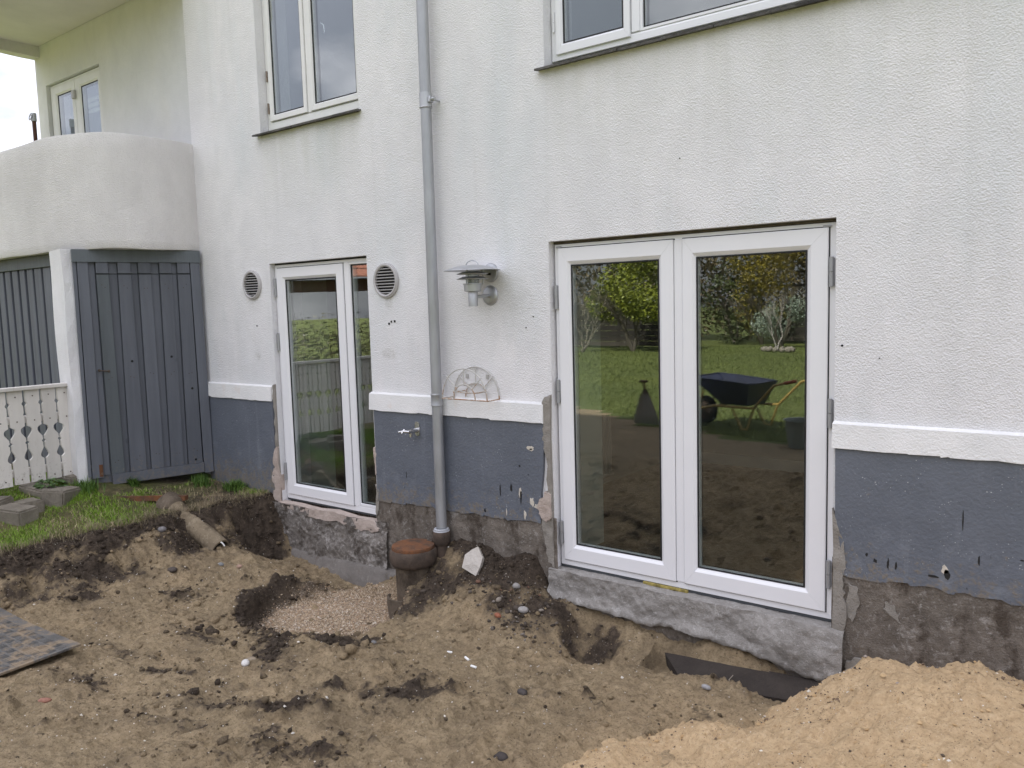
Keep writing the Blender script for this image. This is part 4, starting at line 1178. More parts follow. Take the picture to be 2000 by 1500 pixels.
for k in range(9):
    a = R(200+k*13); w = [.03, .05, .08, .14, .22, .24, .13, .07, .04][k]*.6
    for r in (.128, .112):
        V += [(-3.90+r*math.cos(a), -.42+r*math.sin(a), -.285), (-3.90+r*math.cos(a), -.42+r*math.sin(a), -.285-w)]
F = []
for k in range(8):
    a, b = 4*k, 4*(k+1)
    F += [(a, b, b+1, a+1), (a+2, a+3, b+3, b+2), (a, a+2, b+2, b), (a+1, b+1, b+3, a+3)]
F += [(0, 1, 3, 2), (32, 34, 35, 33)]
mb.add(V, F); mb.build('shard', M_mudpipe, sh, True)

# vents
def vent(c, r, label):
    v = empty('wall_vent', (c[0], 0, c[1]), label, 'wall vent', 'round vents beside the garden door')
    mb = MB(); mb.lathe([(r*.80, .0), (r*.80, .020), (r*.84, .024), (r*.90, .024), (r*.92, .018), (r*.985, .016), (r, .010), (r, -.002)], (c[0], 0, c[1]), (0, -1, 0), 40)
    mb.build('rim', M_vent, v, True)
    mb = MB(); mb.lathe([(0, .001), (r*.80, .001)], (c[0], 0, c[1]), (0, -1, 0), 32); mb.build('duct', M_black, v)  # black disc paints the dark behind the louvres
    n = 9
    for k in range(n):
        z = -r*.76+2*r*.76*(k+.5)/n; w = math.sqrt(max(0, (r*.80)**2-z*z))
        mb = MB(); mb.add([(c[0]-w, -.018, c[1]+z-.006), (c[0]+w, -.018, c[1]+z-.006), (c[0]+w, -.020, c[1]+z-.002), (c[0]-w, -.020, c[1]+z-.002),
                           (c[0]-w, -.012, c[1]+z+.002), (c[0]+w, -.012, c[1]+z+.002), (c[0]+w, -.011, c[1]+z-.002), (c[0]-w, -.011, c[1]+z-.002)],
                          [(0, 1, 2, 3), (3, 2, 5, 4), (4, 5, 6, 7), (7, 6, 1, 0), (0, 3, 4, 7), (1, 6, 5, 2)])
        mb.build('louvre', M_vent, v)
vent((-6.047, 1.912), .127, 'round grey louvred vent left of the narrow garden door')
vent((-4.392, 1.883), .130, 'round grey louvred vent between the narrow garden door and the downpipe')

# wall lamp
lp = empty('wall_lamp', (-3.409, 0, 1.745), 'galvanised wall lamp with flat round shade, right of the downpipe', 'wall lamp')
L = (-3.416, -.172)
mb = MB(); mb.lathe([(0, .020), (.045, .020), (.060, .014), (.067, .004), (.067, -.002)], (-3.409, 0, 1.745), (0, -1, 0), 32); mb.build('wall_plate', M_galv, lp, True)
mb = MB(); mb.tube([(-3.409, -.015, 1.742), (L[0], L[1]+.02, 1.738)], .012, 14); mb.build('arm', M_galv, lp, True)
mb = MB(); mb.lathe([(0, 1.676), (.031, 1.676), (.031, 1.770), (.03, 1.772)], (*L, 0), seg=28); mb.build('stem', M_galv, lp, True)
mb = MB(); mb.lathe([(.03, 1.768), (.056, 1.775), (.058, 1.816), (.063, 1.818), (.063, 1.823), (.05, 1.824)], (*L, 0), seg=32); mb.build('cup', M_galv, lp, True)
mb = MB(); mb.lathe([(.044, 1.824), (.044, 1.905), (.041, 1.905), (.041, 1.824)], (*L, 0), seg=28, close=True); mb.build('glass', M_clear, lp, True)
mb = MB(); mb.lathe([(0, 1.87), (.022, 1.868), (.024, 1.835), (.018, 1.824)], (*L, 0), seg=20); mb.build('bulb', simple('opal_bulb', (.7, .7, .66), .3), lp, True)
for z in (1.856, 1.888):
    mb = MB(); mb.lathe([(.060, z+.010), (.102, z-.006), (.103, z-.003), (.061, z+.013)], (*L, 0), seg=40, close=True); mb.build('louvre_ring', M_galv, lp, True)
mb = MB()
for k in range(3):
    a = R(40+120*k); mb.tube([(L[0]+.068*math.cos(a), L[1]+.068*math.sin(a), 1.818), (L[0]+.068*math.cos(a), L[1]+.068*math.sin(a), 1.922)], .0045, 8)
mb.build('support_rod', M_galv, lp, True)
mb = MB(); mb.lathe([(0, 1.944), (.07, 1.940), (.12, 1.930), (.185, 1.909), (.186, 1.906), (.12, 1.924), (0, 1.934)], (*L, 0), seg=48); mb.build('shade', M_galv, lp, True)
mb = MB(); mb.tube([(L[0]-.052+.0*k, L[1], 1.938) if k == 0 else (L[0]-.052*math.cos(math.pi*k/10), L[1], 1.938+.034*math.sin(math.pi*k/10)) for k in range(11)], .004, 8); mb.build('top_loop', M_galv, lp, True)
sp = empty('junction_plate', (-3.46, 0, 1.89), 'round grey plate on the wall just behind the shade of the wall lamp', 'wall plate')
mb = MB(); mb.lathe([(0, .022), (.04, .022), (.058, .016), (.064, .004), (.064, -.002)], (-3.40, 0, 1.895), (0, -1, 0), 32); mb.build('plate', M_galv, sp, True)
mb = MB(); mb.cbox(-3.415, -3.385, -.03, -.02, 1.878, 1.892, .002); mb.build('cable_slot', M_gasket, sp)

# hose rack of bent wire
hr = empty('hose_rack', (-3.55, -.03, 1.04), 'half round hose rack of rusty white wire standing on the plinth band', 'hose rack')
def arch(cx, y, z, r, n=20): return [(cx-r*math.cos(math.pi*k/n), y, z+r*1.06*math.sin(math.pi*k/n)) for k in range(n+1)]
w_ = .0042
for y, r in ((-.012, .202), (-.135, .198)):
    mb = MB(); mb.tube(arch(-3.553, y, 1.052, r), w_, 8); mb.build('arch_wire', M_wire, hr, True)
for y in (-.012, -.135):
    mb = MB(); mb.tube(arch(-3.553, y, 1.055, .095), w_, 8); mb.build('inner_wire', M_wire, hr, True)
mb = MB()
for x in (-3.755, -3.351): mb.tube([(x, -.012, 1.052), (x, -.135, 1.052)], w_, 8)
mb.tube([(-3.755, -.135, 1.052), (-3.351, -.135, 1.052)], w_, 8)
mb.tube([(-3.65, -.012, 1.10), (-3.65, -.135, 1.10), (-3.455, -.135, 1.10), (-3.455, -.012, 1.10)], w_, 8)
mb.build('base_wire', M_wire, hr, True)
mb = MB()
for y in (-.012, -.135):
    for sg in (-1, 1):
        mb.tube([(-3.553+sg*.065, y, 1.12), (-3.553+sg*.155, y, 1.205)], w_*.9, 8)
    mb.tube([(-3.553, y, 1.155), (-3.553, y, 1.264)], w_*.9, 8)
mb.tube([(-3.553, -.012, 1.15), (-3.553, -.135, 1.15)], w_, 8)
mb.build('spoke_wire', M_wire, hr, True)
M_lug = simple('grey_metal_lug', (.42, .41, .39), .5)
for x in (-3.635, -3.455):
    mb = MB(); mb.cbox(x-.013, x+.013, -.008, -.001, 1.185, 1.215, .002); mb.build('fixing_lug', M_lug, hr)

# tap
tp = empty('garden_tap', (-4.115, -.01, .80), 'small chrome garden tap on an oval plate on the blue grey plinth', 'tap')
mb = MB()
prof = [(-4.115+.024*math.cos(2*math.pi*k/20), .80+(.030 if math.sin(2*math.pi*k/20) > 0 else -.030)+.022*math.sin(2*math.pi*k/20)) for k in range(20)]
mb.prism(prof, 'y', -.026, -.012); mb.build('back_plate', M_chrome, tp, True)
mb = MB(); mb.tube([(-4.115, -.02, .79), (-4.125, -.075, .787), (-4.13, -.095, .785)], .016, 14); mb.build('body', M_chrome, tp, True)
mb = MB(); mb.tube([(-4.127, -.08, .785), (-4.128, -.083, .745)], [.013, .011], 12); mb.build('spout', M_chrome, tp, True)
mb = MB(); mb.tube([(-4.13, -.095, .785), (-4.16, -.12, .79), (-4.20, -.13, .782)], [.010, .009, .008], 10); mb.tube([(-4.165, -.105, .80), (-4.165, -.135, .775)], .007, 8); mb.build('handle', M_chrome, tp, True)

# ================================================================== SAND HEAP
me, V = grid_mesh('sand_heap', -2.4, 1.5, -3.2, 0.03, 0.009, heap_raw)
g = ground_raw(V[:, 0], V[:, 1])
n = len(V)
keepv = V[:, 2] > g-.05
k = me.polygons
Fi = np.empty(len(k)*4, np.int32); k.foreach_get('vertices', Fi); Fi = Fi.reshape(-1, 4)
Fi = Fi[keepv[Fi].any(1)]
bpy.data.meshes.remove(me)
used = np.unique(Fi); remap = np.full(n, -1); remap[used] = np.arange(len(used))
me = mesh_np('sand_heap', V[used], remap[Fi], True)
heap = tag(link('sand_heap', me, M_heap), kind='structure')

# ================================================================== LOOSE THINGS
def blob_mesh(name, seed, sx, sy, sz, rough=.10, sub=2, flat=None):
    bm = bmesh.new(); bmesh.ops.create_icosphere(bm, subdivisions=sub, radius=1)
    r = np.random.RandomState(seed); ph = r.uniform(0, 6.28, (4, 3)); fr = r.uniform(1.2, 3.2, (4, 3))
    for v in bm.verts:
        d = sum(math.sin(fr[k].dot(v.co)+ph[k][0]) for k in range(4))/4
        v.co = v.co*(1+rough*d*1.6)
        v.co = Vector((v.co.x*sx, v.co.y*sy, v.co.z*sz))
    me = bpy.data.meshes.new(name); bm.to_mesh(me); bm.free()
    me.polygons.foreach_set('use_smooth', [True]*len(me.polygons)); return me
def stone(x, y, s, col, label, cat='stone', seed=0, group=None, sink=.25, rot=0, name='stone', tilt=0, dz=0):
    me = blob_mesh(name, seed, s[0], s[1], s[2])
    m = simple('stone_surface', col, .75, 0, .22, 50, .4, 120)
    o = link(name, me, m); o.location = (x, y, gz(x, y)+s[2]*(1-2*sink)+dz); o.rotation_euler = (tilt, 0, rot)
    return tag(o, label, cat, group)
stone(-3.99, -1.627, (.036, .024, .019), (.60, .58, .55), 'smooth white oval pebble on the bare soil in front of the gravel hole', seed=3, rot=-.6, name='pebble', sink=.15)
stone(-4.02, -1.57, (.034, .026, .018), (.25, .20, .14), 'flat muddy tan stone just behind the white pebble', seed=4, rot=.5, sink=.45)
stone(-5.462, -.837, (.026, .020, .015), (.20, .205, .205), 'rounded blue grey pebble on the sandy mound below the clay pipe', seed=5, name='pebble')
stone(-5.35, -.751, (.027, .023, .016), (.34, .225, .165), 'rounded pinkish orange pebble on the sandy mound below the clay pipe', seed=6, name='pebble')
stone(-5.989, -.999, (.038, .030, .024), (.16, .15, .15), 'dark grey rounded stone at the foot of the cut bank', seed=7, sink=.1)
stone(-5.65, -1.12, (.042, .032, .020), (.07, .055, .045), 'black lump of earth left of the sandy mound', 'clod', seed=8, name='clod')
stone(-1.71, -.40, (.028, .018, .014), (.33, .32, .32), 'small grey stone beside the dark slab', seed=9, dz=.006)
stone(-4.347, -2.563, (.036, .020, .013), (.27, .125, .085), 'piece of red brick lying in the foreground soil at left', 'brick piece', seed=10, name='brick_piece', rot=.7)
stone(-3.63, -.97, (.024, .018, .014), (.19, .185, .18), 'grey stone at the front rim of the gravel hole', seed=12)
stone(-2.149, -1.579, (.036, .026, .020), (.045, .036, .032), 'dark clod of earth at the lower edge of the photo', 'clod', seed=13, name='clod')
stone(-2.45, -1.02, (.032, .024, .020), (.06, .05, .045), 'dark clod on the sandy soil between the doors and the sand heap', 'clod', seed=17, name='clod', sink=.35)
stone(-2.98, -.30, (.036, .028, .022), (.34, .32, .30), 'pale grey stone in the dark rubble left of the french door', seed=14, rot=.4)
stone(-3.08, -.43, (.024, .02, .018), (.30, .11, .06), 'red brick crumb in the dark rubble left of the french door', 'brick piece', seed=15, name='brick_piece')
stone(-3.09, -.22, (.030, .022, .020), (.26, .245, .23), 'greyish stone uppermost in the dark rubble left of the french door', seed=16)
for k, (x, y, rz) in enumerate(((-3.109, -.852, .5), (-2.943, -.888, -.3), (-2.836, -.956, .1))):
    mb = MB(); L_ = (.016, .021, .019)[k]; w = .006
    mb.cbox(-L_, L_, -w, w, -.005, .005, .002)
    o = mb.build('plaster_bit', simple('white_plaster_bit', (.85, .84, .81), .8)); o.location = (x, y, gz(x, y)+.006); o.rotation_euler = (.1, .1, rz)
    tag(o, ('white plaster bit on the sandy soil, leftmost of a short row of three', 'white plaster bit on the sandy soil, longest and middle of a row of three', 'thin white plaster bit on the sandy soil, nearest of a row of three')[k], 'plaster bit', 'white plaster bits on the soil')

# rock slab leaning against the bank
rk = MB()
poly = [(-.062, -.055), (.045, -.095), (.066, -.04), (.072, .03), (.022, .098), (-.012, .072), (-.058, .03)]
bm = bmesh.new()
f0 = [bm.verts.new((x, -.022+.006*math.sin(i*2.1), z)) for i, (x, z) in enumerate(poly)]
cn = bm.verts.new((.012, -.034, -.015))
f1 = [bm.verts.new((x*.94, .025, z*.94)) for x, z in poly]
for i in range(7):
    bm.faces.new((f0[i], f0[(i+1) % 7], cn)); bm.faces.new((f0[(i+1) % 7], f0[i], f1[i], f1[(i+1) % 7]))
bm.faces.new(f1[::-1]); rk.bm(bm)
o = rk.build('rock', concrete('pale_broken_rock', (.47, .43, .38), (.58, .54, .485), (.63, .60, .55), .62, (.30, .26, .21), .70, .3))
o.location = (-3.455, -.215, -.022); o.rotation_euler = (-.42, .06, .28)
tag(o, 'pale pointed slab of broken rock leaning on dark soil right of the rusty lid', 'rock')

# dark wet slab at the foot of the threshold
mb = MB()
P0 = [(-2.13, -.050, -.385), (-1.10, -.042, -.312), (-1.10, -.205, -.365), (-1.55, -.235, -.40), (-1.93, -.235, -.435)]
vs = P0+[(x, y+.01, z-.09) for x, y, z in P0]
mb.add(vs, [(0, 4, 3, 2, 1), (5, 6, 7, 8, 9)]+[(i, (i+1) % 5, 5+(i+1) % 5, 5+i) for i in range(5)])
o = mb.build('buried_slab', M_slab); tag(o, 'smooth dark wet slab half buried in the soil under the french door', 'slab')
mb = MB(); mb.tube([(-1.66, -.215, -.385), (-1.665, -.205, -.368), (-1.668, -.185, -.372), (-1.67, -.14, -.372)], .0022, 6)
o = mb.build('root_thread', simple('dry_root', (.35, .30, .24), .8)); tag(o, 'thin pale root thread lying across the dark wet slab', 'root')

# clay pipe lying on the bank
cp = empty('clay_pipe', (-6.1, -.67, 0), 'muddy clay drain pipe with a flared socket lying down the cut bank', 'clay pipe')
a = Vector((-6.42, -.70, .085)); b = Vector((-5.78, -.635, -.215)); ax = (b-a).normalized(); Ln = (b-a).length
mb = MB(); mb.lathe([(.080, .06), (.086, .10), (.084, .3), (.082, Ln)], a, ax, 32, .006); mb.build('barrel', M_clay, cp, True)
mb = MB(); mb.lathe([(.082, Ln), (.068, Ln+.001), (.066, Ln-.25)], a, ax, 28); mb.build('open_end', M_clay, cp, True)
mb = MB(); mb.lathe([(.0, .02), (.088, .0), (.108, -.02), (.112, .0), (.110, .075), (.098, .095), (.078, .11)], a, ax, 32, .012); mb.build('socket', M_mudpipe, cp, True)
mb = MB(); mb.lathe([(.066, Ln-.03), (0, Ln-.03)], a, ax, 24); mb.build('dark_bore', M_black, cp)  # black disc paints the dark inside the pipe
mb = MB(); q = b+Vector((.012, -.02, .062)); mb.tube([q+Vector((-.05, .0, .012)), q+Vector((.0, -.0, .012)), q+Vector((.035, .012, -.006)), q+Vector((.05, .02, -.03))], .006, 6)
mb.build('chipped_rim', simple('white_glazed_chip', (.75, .74, .70), .4), cp, True)
rb = empty('rusty_bar', (-6.5, -.85, .1), 'flat rusty iron bar lying in the grass behind the clay pipe', 'iron bar')
mb = MB()
a = Vector((-6.78, -.93, .115)); b = Vector((-6.30, -.60, .115)); d = (b-a).normalized(); nn = Vector((-d.y, d.x, 0))
vs = []
for k in range(7):
    c = a+(b-a)*(k/6); w = .03+.006*math.sin(k*2.3)
    for s, h in ((-1, 0), (1, 0), (1, .035), (-1, .045+.006*math.sin(k*3))): vs.append(c+nn*w*s+Vector((0, 0, h)))
mb.add(vs, [(4*k+i, 4*k+(i+1) % 4, 4*k+4+(i+1) % 4, 4*k+4+i) for k in range(6) for i in range(4)]+[(0, 3, 2, 1), (24, 25, 26, 27)])
mb.build('bar', M_rust, rb)

# concrete blocks
def block(x, y, z, sx, sy, sz, rz, label, tilt=(0, 0), seed=0):
    bm = bmesh.new(); bmesh.ops.create_cube(bm, size=1)
    for v in bm.verts: v.co = Vector((v.co.x*sx, v.co.y*sy, v.co.z*sz))
    bmesh.ops.bevel(bm, geom=bm.edges[:], offset=.014, segments=2, affect='EDGES')
    for _ in range(2): bmesh.ops.subdivide_edges(bm, edges=[e for e in bm.edges if e.calc_length() > .04], cuts=1, use_grid_fill=True)
    for v in bm.verts:
        k = float(fbm(np.array([v.co.x*14+seed+v.co.z*9]), np.array([v.co.y*14+v.co.z*7]), 500+seed, 3)[0]); v.co += v.co.normalized()*.011*k
    me = bpy.data.meshes.new('concrete_block'); bm.to_mesh(me); bm.free(); me.polygons.foreach_set('use_smooth', [True]*len(me.polygons)); me.set_sharp_from_angle(angle=R(40))
    o = link('concrete_block', me, M_block); o.location = (x, y, z); o.rotation_euler = (tilt[0], tilt[1], rz)
    return tag(o, label, 'concrete block', 'old concrete blocks by the white railing')
block(-6.96, -1.67, .125, .32, .18, .15, .30, 'squared grey block lowest and nearest of the heap by the white railing', (.05, .03), 1)
block(-7.04, -1.28, .185, .20, .25, .15, .55, 'squared grey block with a pale flat top standing alone at the right of the heap', (-.06, .05), 2)
block(-7.10, -1.53, .14, .28, .18, .13, -.05, 'mossy block sunk in the grass between two squared blocks', (.04, -.08), 3)
block(-7.26, -1.36, .225, .34, .16, .10, .25, 'long flat block under the white railing behind the others', (.10, .12), 4)
block(-7.36, -1.10, .262, .36, .13, .11, .12, 'block lying against the foot of the white corner post', (.02, .02), 5)
block(-7.26, -1.72, .185, .24, .20, .10, .6, 'flat block at the left edge of the photo behind the nearest block', (.05, -.04), 6)

# ground protection mat
mt = empty('ground_mat', (-5.3, -2.7, -.25), 'dark ribbed ground protection mat strewn with sand at the lower left', 'ground mat')
nx, ny = 22, 20
X, Y = np.meshgrid(np.linspace(-6.3, -4.815, nx), np.linspace(-3.5, -2.165, ny))
def mat_z(x, y): return -.268+.045*np.clip((x+6.3)/1.48, 0, 1)**2*np.clip((y+3.5)/1.3, 0, 1)-.02*np.clip((-2.9-y), 0, 1)+.03*np.clip(-5.6-x, 0, 1)
Z = mat_z(X, Y)
V = np.concatenate([np.stack([X, Y, Z], -1).reshape(-1, 3), np.stack([X, Y, Z-.012], -1).reshape(-1, 3)])
i = np.arange(nx*ny).reshape(ny, nx); q = np.stack([i[:-1, :-1], i[:-1, 1:], i[1:, 1:], i[1:, :-1]], -1).reshape(-1, 4)
bd_ = np.concatenate([i[0], i[1:, -1], i[-1, -2::-1], i[-2:0:-1, 0]]); m = nx*ny
side = np.stack([bd_, np.roll(bd_, -1), np.roll(bd_, -1)+m, bd_+m], -1)
F = np.concatenate([q, q[:, ::-1]+m, side[:, ::-1]])
V = V-np.array([-5.3, -2.7, -.25])
def matmat():
    t = Mt('sandy_black_rubber')
    n = t.noise(5, 6, .65); n2 = t.noise(40, 5, .7)
    k = t.math('ADD', n, t.math('MULTIPLY', n2, .25))
    c = t.mix(t.ramp(k, [(.58, 0.0), (.70, 1.0)]), t.ramp(n2, [(.3, (.065, .063, .060)), (.7, (.135, .131, .124))]), (.235, .180, .120))
    t.bump(n2, .3, .006)
    return t.done(c, t.ramp(k, [(.52, .38), (.64, .9)]))
M_mat = matmat()
link('sheet', mesh_np('sheet', V, F), M_mat, mt)
mb = MB()
for a in range(24):
    for b in range(21):
        x, y = -6.25+a*.06, -3.45+b*.06
        if y < -3.1: continue
        for k in range(4):
            o_ = -.019+k*.0125
            if (a+b) % 2: x0, x1, y0, y1 = x-.022, x+.022, y+o_-.0028, y+o_+.0028
            else: x0, x1, y0, y1 = x+o_-.0028, x+o_+.0028, y-.022, y+.022
            if x1 > -4.82 or y1 > -2.17: continue
            z = float(mat_z(x, y))
            zs = [float(mat_z(p, q)) for p, q in ((x0, y0), (x1, y0), (x1, y1), (x0, y1))]
            mb.add([(x0, y0, zs[0]), (x1, y0, zs[1]), (x1, y1, zs[2]), (x0, y1, zs[3])]+[(p, q, zs[j]+.0020) for j, (p, q) in enumerate(((x0, y0), (x1, y0), (x1, y1), (x0, y1)))],
                   [(4, 5, 6, 7), (0, 1, 5, 4), (1, 2, 6, 5), (2, 3, 7, 6), (3, 0, 4, 7)])
mb.build('tread_pattern', M_mat, mt, kind='stuff')

# ---- white railing with cut-out boards
rail = empty('picket_railing', (-7.3, -1.02, .3), 'weathered white railing of cut-out boards running out from the corner post', 'railing')
# half profile of one board: (height share from the top, inset of the edge in metres)
half = [(0, .0068), (.12, .0068), (.135, .012), (.145, .016), (.158, .012), (.172, .0068), (.24, .0068), (.26, .010), (.28, .011), (.30, .007), (.32, .0068), (.385, .0068), (.392, .014), (.402, .026), (.418, .033), (.440, .034),
        (.462, .029), (.487, .018), (.512, .007), (.53, .0068), (.548, .005), (.560, .013), (.570, .013), (.582, .005), (.60, .0068), (.635, .005), (.66, .012), (.685, .020), (.71, .025), (.732, .024), (.748, .015), (.756, .0068), (1, .0068)]
pw = .1275
zt, zb_ = 1.085, .305
lft = [(h*1.28, zt-(zt-zb_)*t) for t, h in half]
poly = lft+[(pw-h, z) for h, z in lft[::-1]]
# one board as strips between the left and right edges (straight across)
mbp = MB()
vs = []; n = len(lft)
for x in (-.011, .011):
    for h, z in lft: vs += [(x, h, z-.3), (x, pw-h, z-.3)]
m = 2*n
fs = [(2*k, 2*k+1, 2*k+3, 2*k+2) for k in range(n-1)]+[(m+2*k, m+2*k+2, m+2*k+3, m+2*k+1) for k in range(n-1)]
fs += [(2*k, 2*k+2, m+2*k+2, m+2*k) for k in range(n-1)]+[(2*k+1, m+2*k+1, m+2*k+3, 2*k+3) for k in range(n-1)]
fs += [(0, m, m+1, 1), (2*n-2, 2*n-1, m+2*n-1, m+2*n-2)]
mbp.add(vs, fs)
ob = mbp.build('picket', M_wwood); picket_me = ob.data; bpy.data.objects.remove(ob)
for k in range(36):
    y = -1.024-(k+1)*.1283
    o = link('picket', picket_me, None, rail, (0, y+1.02, 0)); o.rotation_euler = (0, R(random.uniform(-.5, .5)), R(random.uniform(-.6, .6)))
    o.location.z = random.uniform(-.006, .006)
mb = MB(); mb.cbox(-7.335, -7.262, -5.66, -1.02, 1.087, 1.118, .004); mb.build('top_rail', M_wwood, rail)
for z in (.40, .84):
    mb = MB(); mb.cbox(-7.36, -7.313, -5.66, -1.02, z-.03, z+.03, .003); mb.build('back_rail', M_wwood, rail)
mb = MB()
for k in range(12):
    for z in (1.035, .83, .345):
        y = -1.024-(k+.5)*.1283+.004*math.sin(k*3+z*9)
        mb.lathe([(0, .002), (.0055, .002), (.0055, -.002)], (-7.288, y, z), (1, 0, 0), 8)
mb.build('nail_head', M_rustdark, rail, kind='stuff')
for y in (-2.6, -4.2, -5.66):
    mb = MB(); mb.cbox(-7.43, -7.361, y-.04, y+.03, .0, 1.08, .004); mb.build('rail_post', M_wwood, rail)

# pole on the far side of the balcony
po = empty('brown_pole', (-9.8, -.10, 3.2), 'thin brown pole with a grey clamp on top seen past the balcony', 'pole')
mb = MB(); mb.tube([(-9.79, -.10, 2.41), (-9.79, -.10, 3.87)], .021, 12); mb.build('shaft', M_brown, po, True)
mb = MB(); mb.tube([(-9.79, -.10, 3.86), (-9.79, -.10, 3.945)], .029, 12); mb.build('cap', M_galv, po, True)
mb = MB(); mb.tube([(-9.80+.03*math.cos(a), -.13+.01*math.sin(a), 3.905+.035*math.sin(a)) for a in np.linspace(0, 2*math.pi, 15)], .006, 6); mb.build('ring', M_galv, po, True)

# ================================================================== GRIT, CLODS, GRASS
ICO = None
def ico():
    bm = bmesh.new(); bmesh.ops.create_icosphere(bm, subdivisions=1, radius=1)
    v = np.array([p.co for p in bm.verts]); f = np.array([[q.index for q in fc.verts] for fc in bm.faces]); bm.free(); return v, f
IV, IF = ico()
OV = np.array([(1,0,0),(-1,0,0),(0,1,0),(0,-1,0),(0,0,1),(0,0,-1)], float)
OF = np.array([(0,2,4),(2,1,4),(1,3,4),(3,0,4),(2,0,5),(1,2,5),(3,1,5),(0,3,5)])
def scatter(name, x, y, z, s, cols, mat, seed, low=False, squash=.7, attr='col', kind='stuff'):
    r = np.random.RandomState(seed); n = len(x)
    bv, bf = (OV, OF) if low else (IV, IF)
    k = len(bv)
    sc = s[:, None]*r.uniform(.6, 1.25, (n, 3)); sc[:, 2] *= squash
    P = bv[None]*(1+r.uniform(-.28, .28, (n, k, 1)))*sc[:, None]
    a = r.uniform(0, 6.28, n); c, q = np.cos(a)[:, None], np.sin(a)[:, None]
    b = r.uniform(-.6, .6, n); cb, sb = np.cos(b)[:, None], np.sin(b)[:, None]
    X = P[..., 0]*cb-P[..., 2]*sb; Zz = P[..., 0]*sb+P[..., 2]*cb
    Xr = X*c-P[..., 1]*q; Yr = X*q+P[..., 1]*c
    V = np.stack([Xr+x[:, None], Yr+y[:, None], Zz+z[:, None]], -1).reshape(-1, 3)
    F = (bf[None]+np.arange(n)[:, None, None]*k).reshape(-1, 3)
    me = mesh_np(name, V, F, not low)
    set_attr(me, attr, np.repeat(cols, k, 0))
    return tag(link(name, me, mat), kind=kind)

# clods of dark earth
N = 60000
x = RS.uniform(-6.5, -.9, N); y = RS.uniform(-3.1, -.02, N)
dk, sd, gv = soil_masks(x, y)
cl = fbm(x*3.5, y*3.5, 601, 3)
p = np.clip(dk*1.1-.18, 0, 1)*.5+.07*np.clip(cl*2.2+.05, 0, 1)
keep = (RS.rand(N) < p) & (gv < .5) & (edge_d(x, y) > .0) & (heap_raw(x, y) < ground_raw(x, y)+.01)
keep &= ~((x < -4.8) & (y < -2.16) & (x > -6.3))
x, y, dk = x[keep], y[keep], dk[keep]
s = np.exp(RS.normal(math.log(.0062), .55, len(x))).clip(.003, .026)
scatter('earth_clods', x, y, ground_raw(x, y)+s*.25, s, np.stack([np.clip(.18+.8*dk+RS.uniform(-.35, .35, len(x)), 0, 1), RS.uniform(0, .3, len(x)), 0*x], -1), M_soil, 1, attr='soil')
# larger clods slumped along the cut bank and round the hole
x = np.concatenate([RS.uniform(-6.35, -5.5, 700), RS.normal(-3.85, .35, 90), RS.normal(-4.55, .35, 70), RS.normal(-3.3, .3, 60), RS.uniform(-5.2, -1.6, 70)])
y = np.concatenate([RS.uniform(-2.9, -.1, 700), RS.normal(-1.10, .10, 90), RS.normal(-1.38, .12, 70), RS.normal(-.35, .15, 60).clip(-1, -.05), RS.uniform(-2.6, -.6, 70)])
d = edge_d(x, y)
keep = (d > .0) & ((x > -5.5) | (RS.rand(len(x)) < np.exp(-((d-.16)/.17)**2))) & (heap_raw(x, y) < ground_raw(x, y)) & ~((x < -4.8) & (y < -2.16))
x, y = x[keep], y[keep]; dk, sd, gv = soil_masks(x, y)
s = np.exp(RS.normal(math.log(.017), .42, len(x))).clip(.009, .045)
scatter('earth_lumps', x, y, ground_raw(x, y)+s*.1, s, np.stack([np.clip(.25+.6*dk+RS.uniform(-.3, .3, len(x)), 0, 1), RS.uniform(0, .3, len(x)), 0*x], -1), M_soil, 12, attr='soil')
# paler crumbs over the trodden soil
N = 9000
x = RS.uniform(-6.2, -.9, N); y = RS.uniform(-3.1, -.1, N)
keep = (RS.rand(N) < np.clip(.35+fbm(x*4, y*4, 611, 3)*1.6, 0, 1)) & (heap_raw(x, y) < ground_raw(x, y)) & (edge_d(x, y) > .2) & ~((x < -4.8) & (y < -2.16))
x, y = x[keep], y[keep]
s = np.exp(RS.normal(math.log(.0045), .45, len(x))).clip(.0022, .014)
scatter('soil_crumbs', x, y, ground_raw(x, y)+s*.2, s, np.stack([RS.uniform(0, .35, len(x)), RS.uniform(0, .4, len(x)), 0*x], -1), M_soil, 2, True, attr='soil')
# pale grit
N = 2300
x = RS.uniform(-6.4, -.9, N); y = RS.uniform(-3.1, -.02, N)
keep = (heap_raw(x, y) < ground_raw(x, y)) & (edge_d(x, y) > .02) & ~((x < -4.8) & (y < -2.16))
x, y = x[keep], y[keep]
s = np.exp(RS.normal(math.log(.0030), .42, len(x))).clip(.0016, .011)
b = RS.uniform(.38, .78, (len(x), 1))
scatter('pale_grit', x, y, ground_raw(x, y)+s*.4, s, b*np.array([[1, .93, .82]]), M_speck, 3, True)
# gravel in the hole
N = 11000
x = RS.uniform(-5.05, -3.8, N); y = RS.uniform(-1.2, -.2, N)
_, _, gv = soil_masks(x, y)
keep = RS.rand(N) < gv
x, y = x[keep], y[keep]
s = np.exp(RS.normal(math.log(.0050), .35, len(x))).clip(.0025, .014)
pal = np.array([(.46, .34, .22), (.40, .29, .19), (.52, .41, .29), (.28, .21, .15), (.60, .52, .42), (.37, .26, .17)])
scatter('gravel', x, y, ground_raw(x, y)+s*.3, s, pal[RS.randint(0, 6, len(x))]*RS.uniform(.8, 1.1, (len(x), 1)), M_speck, 4, True)
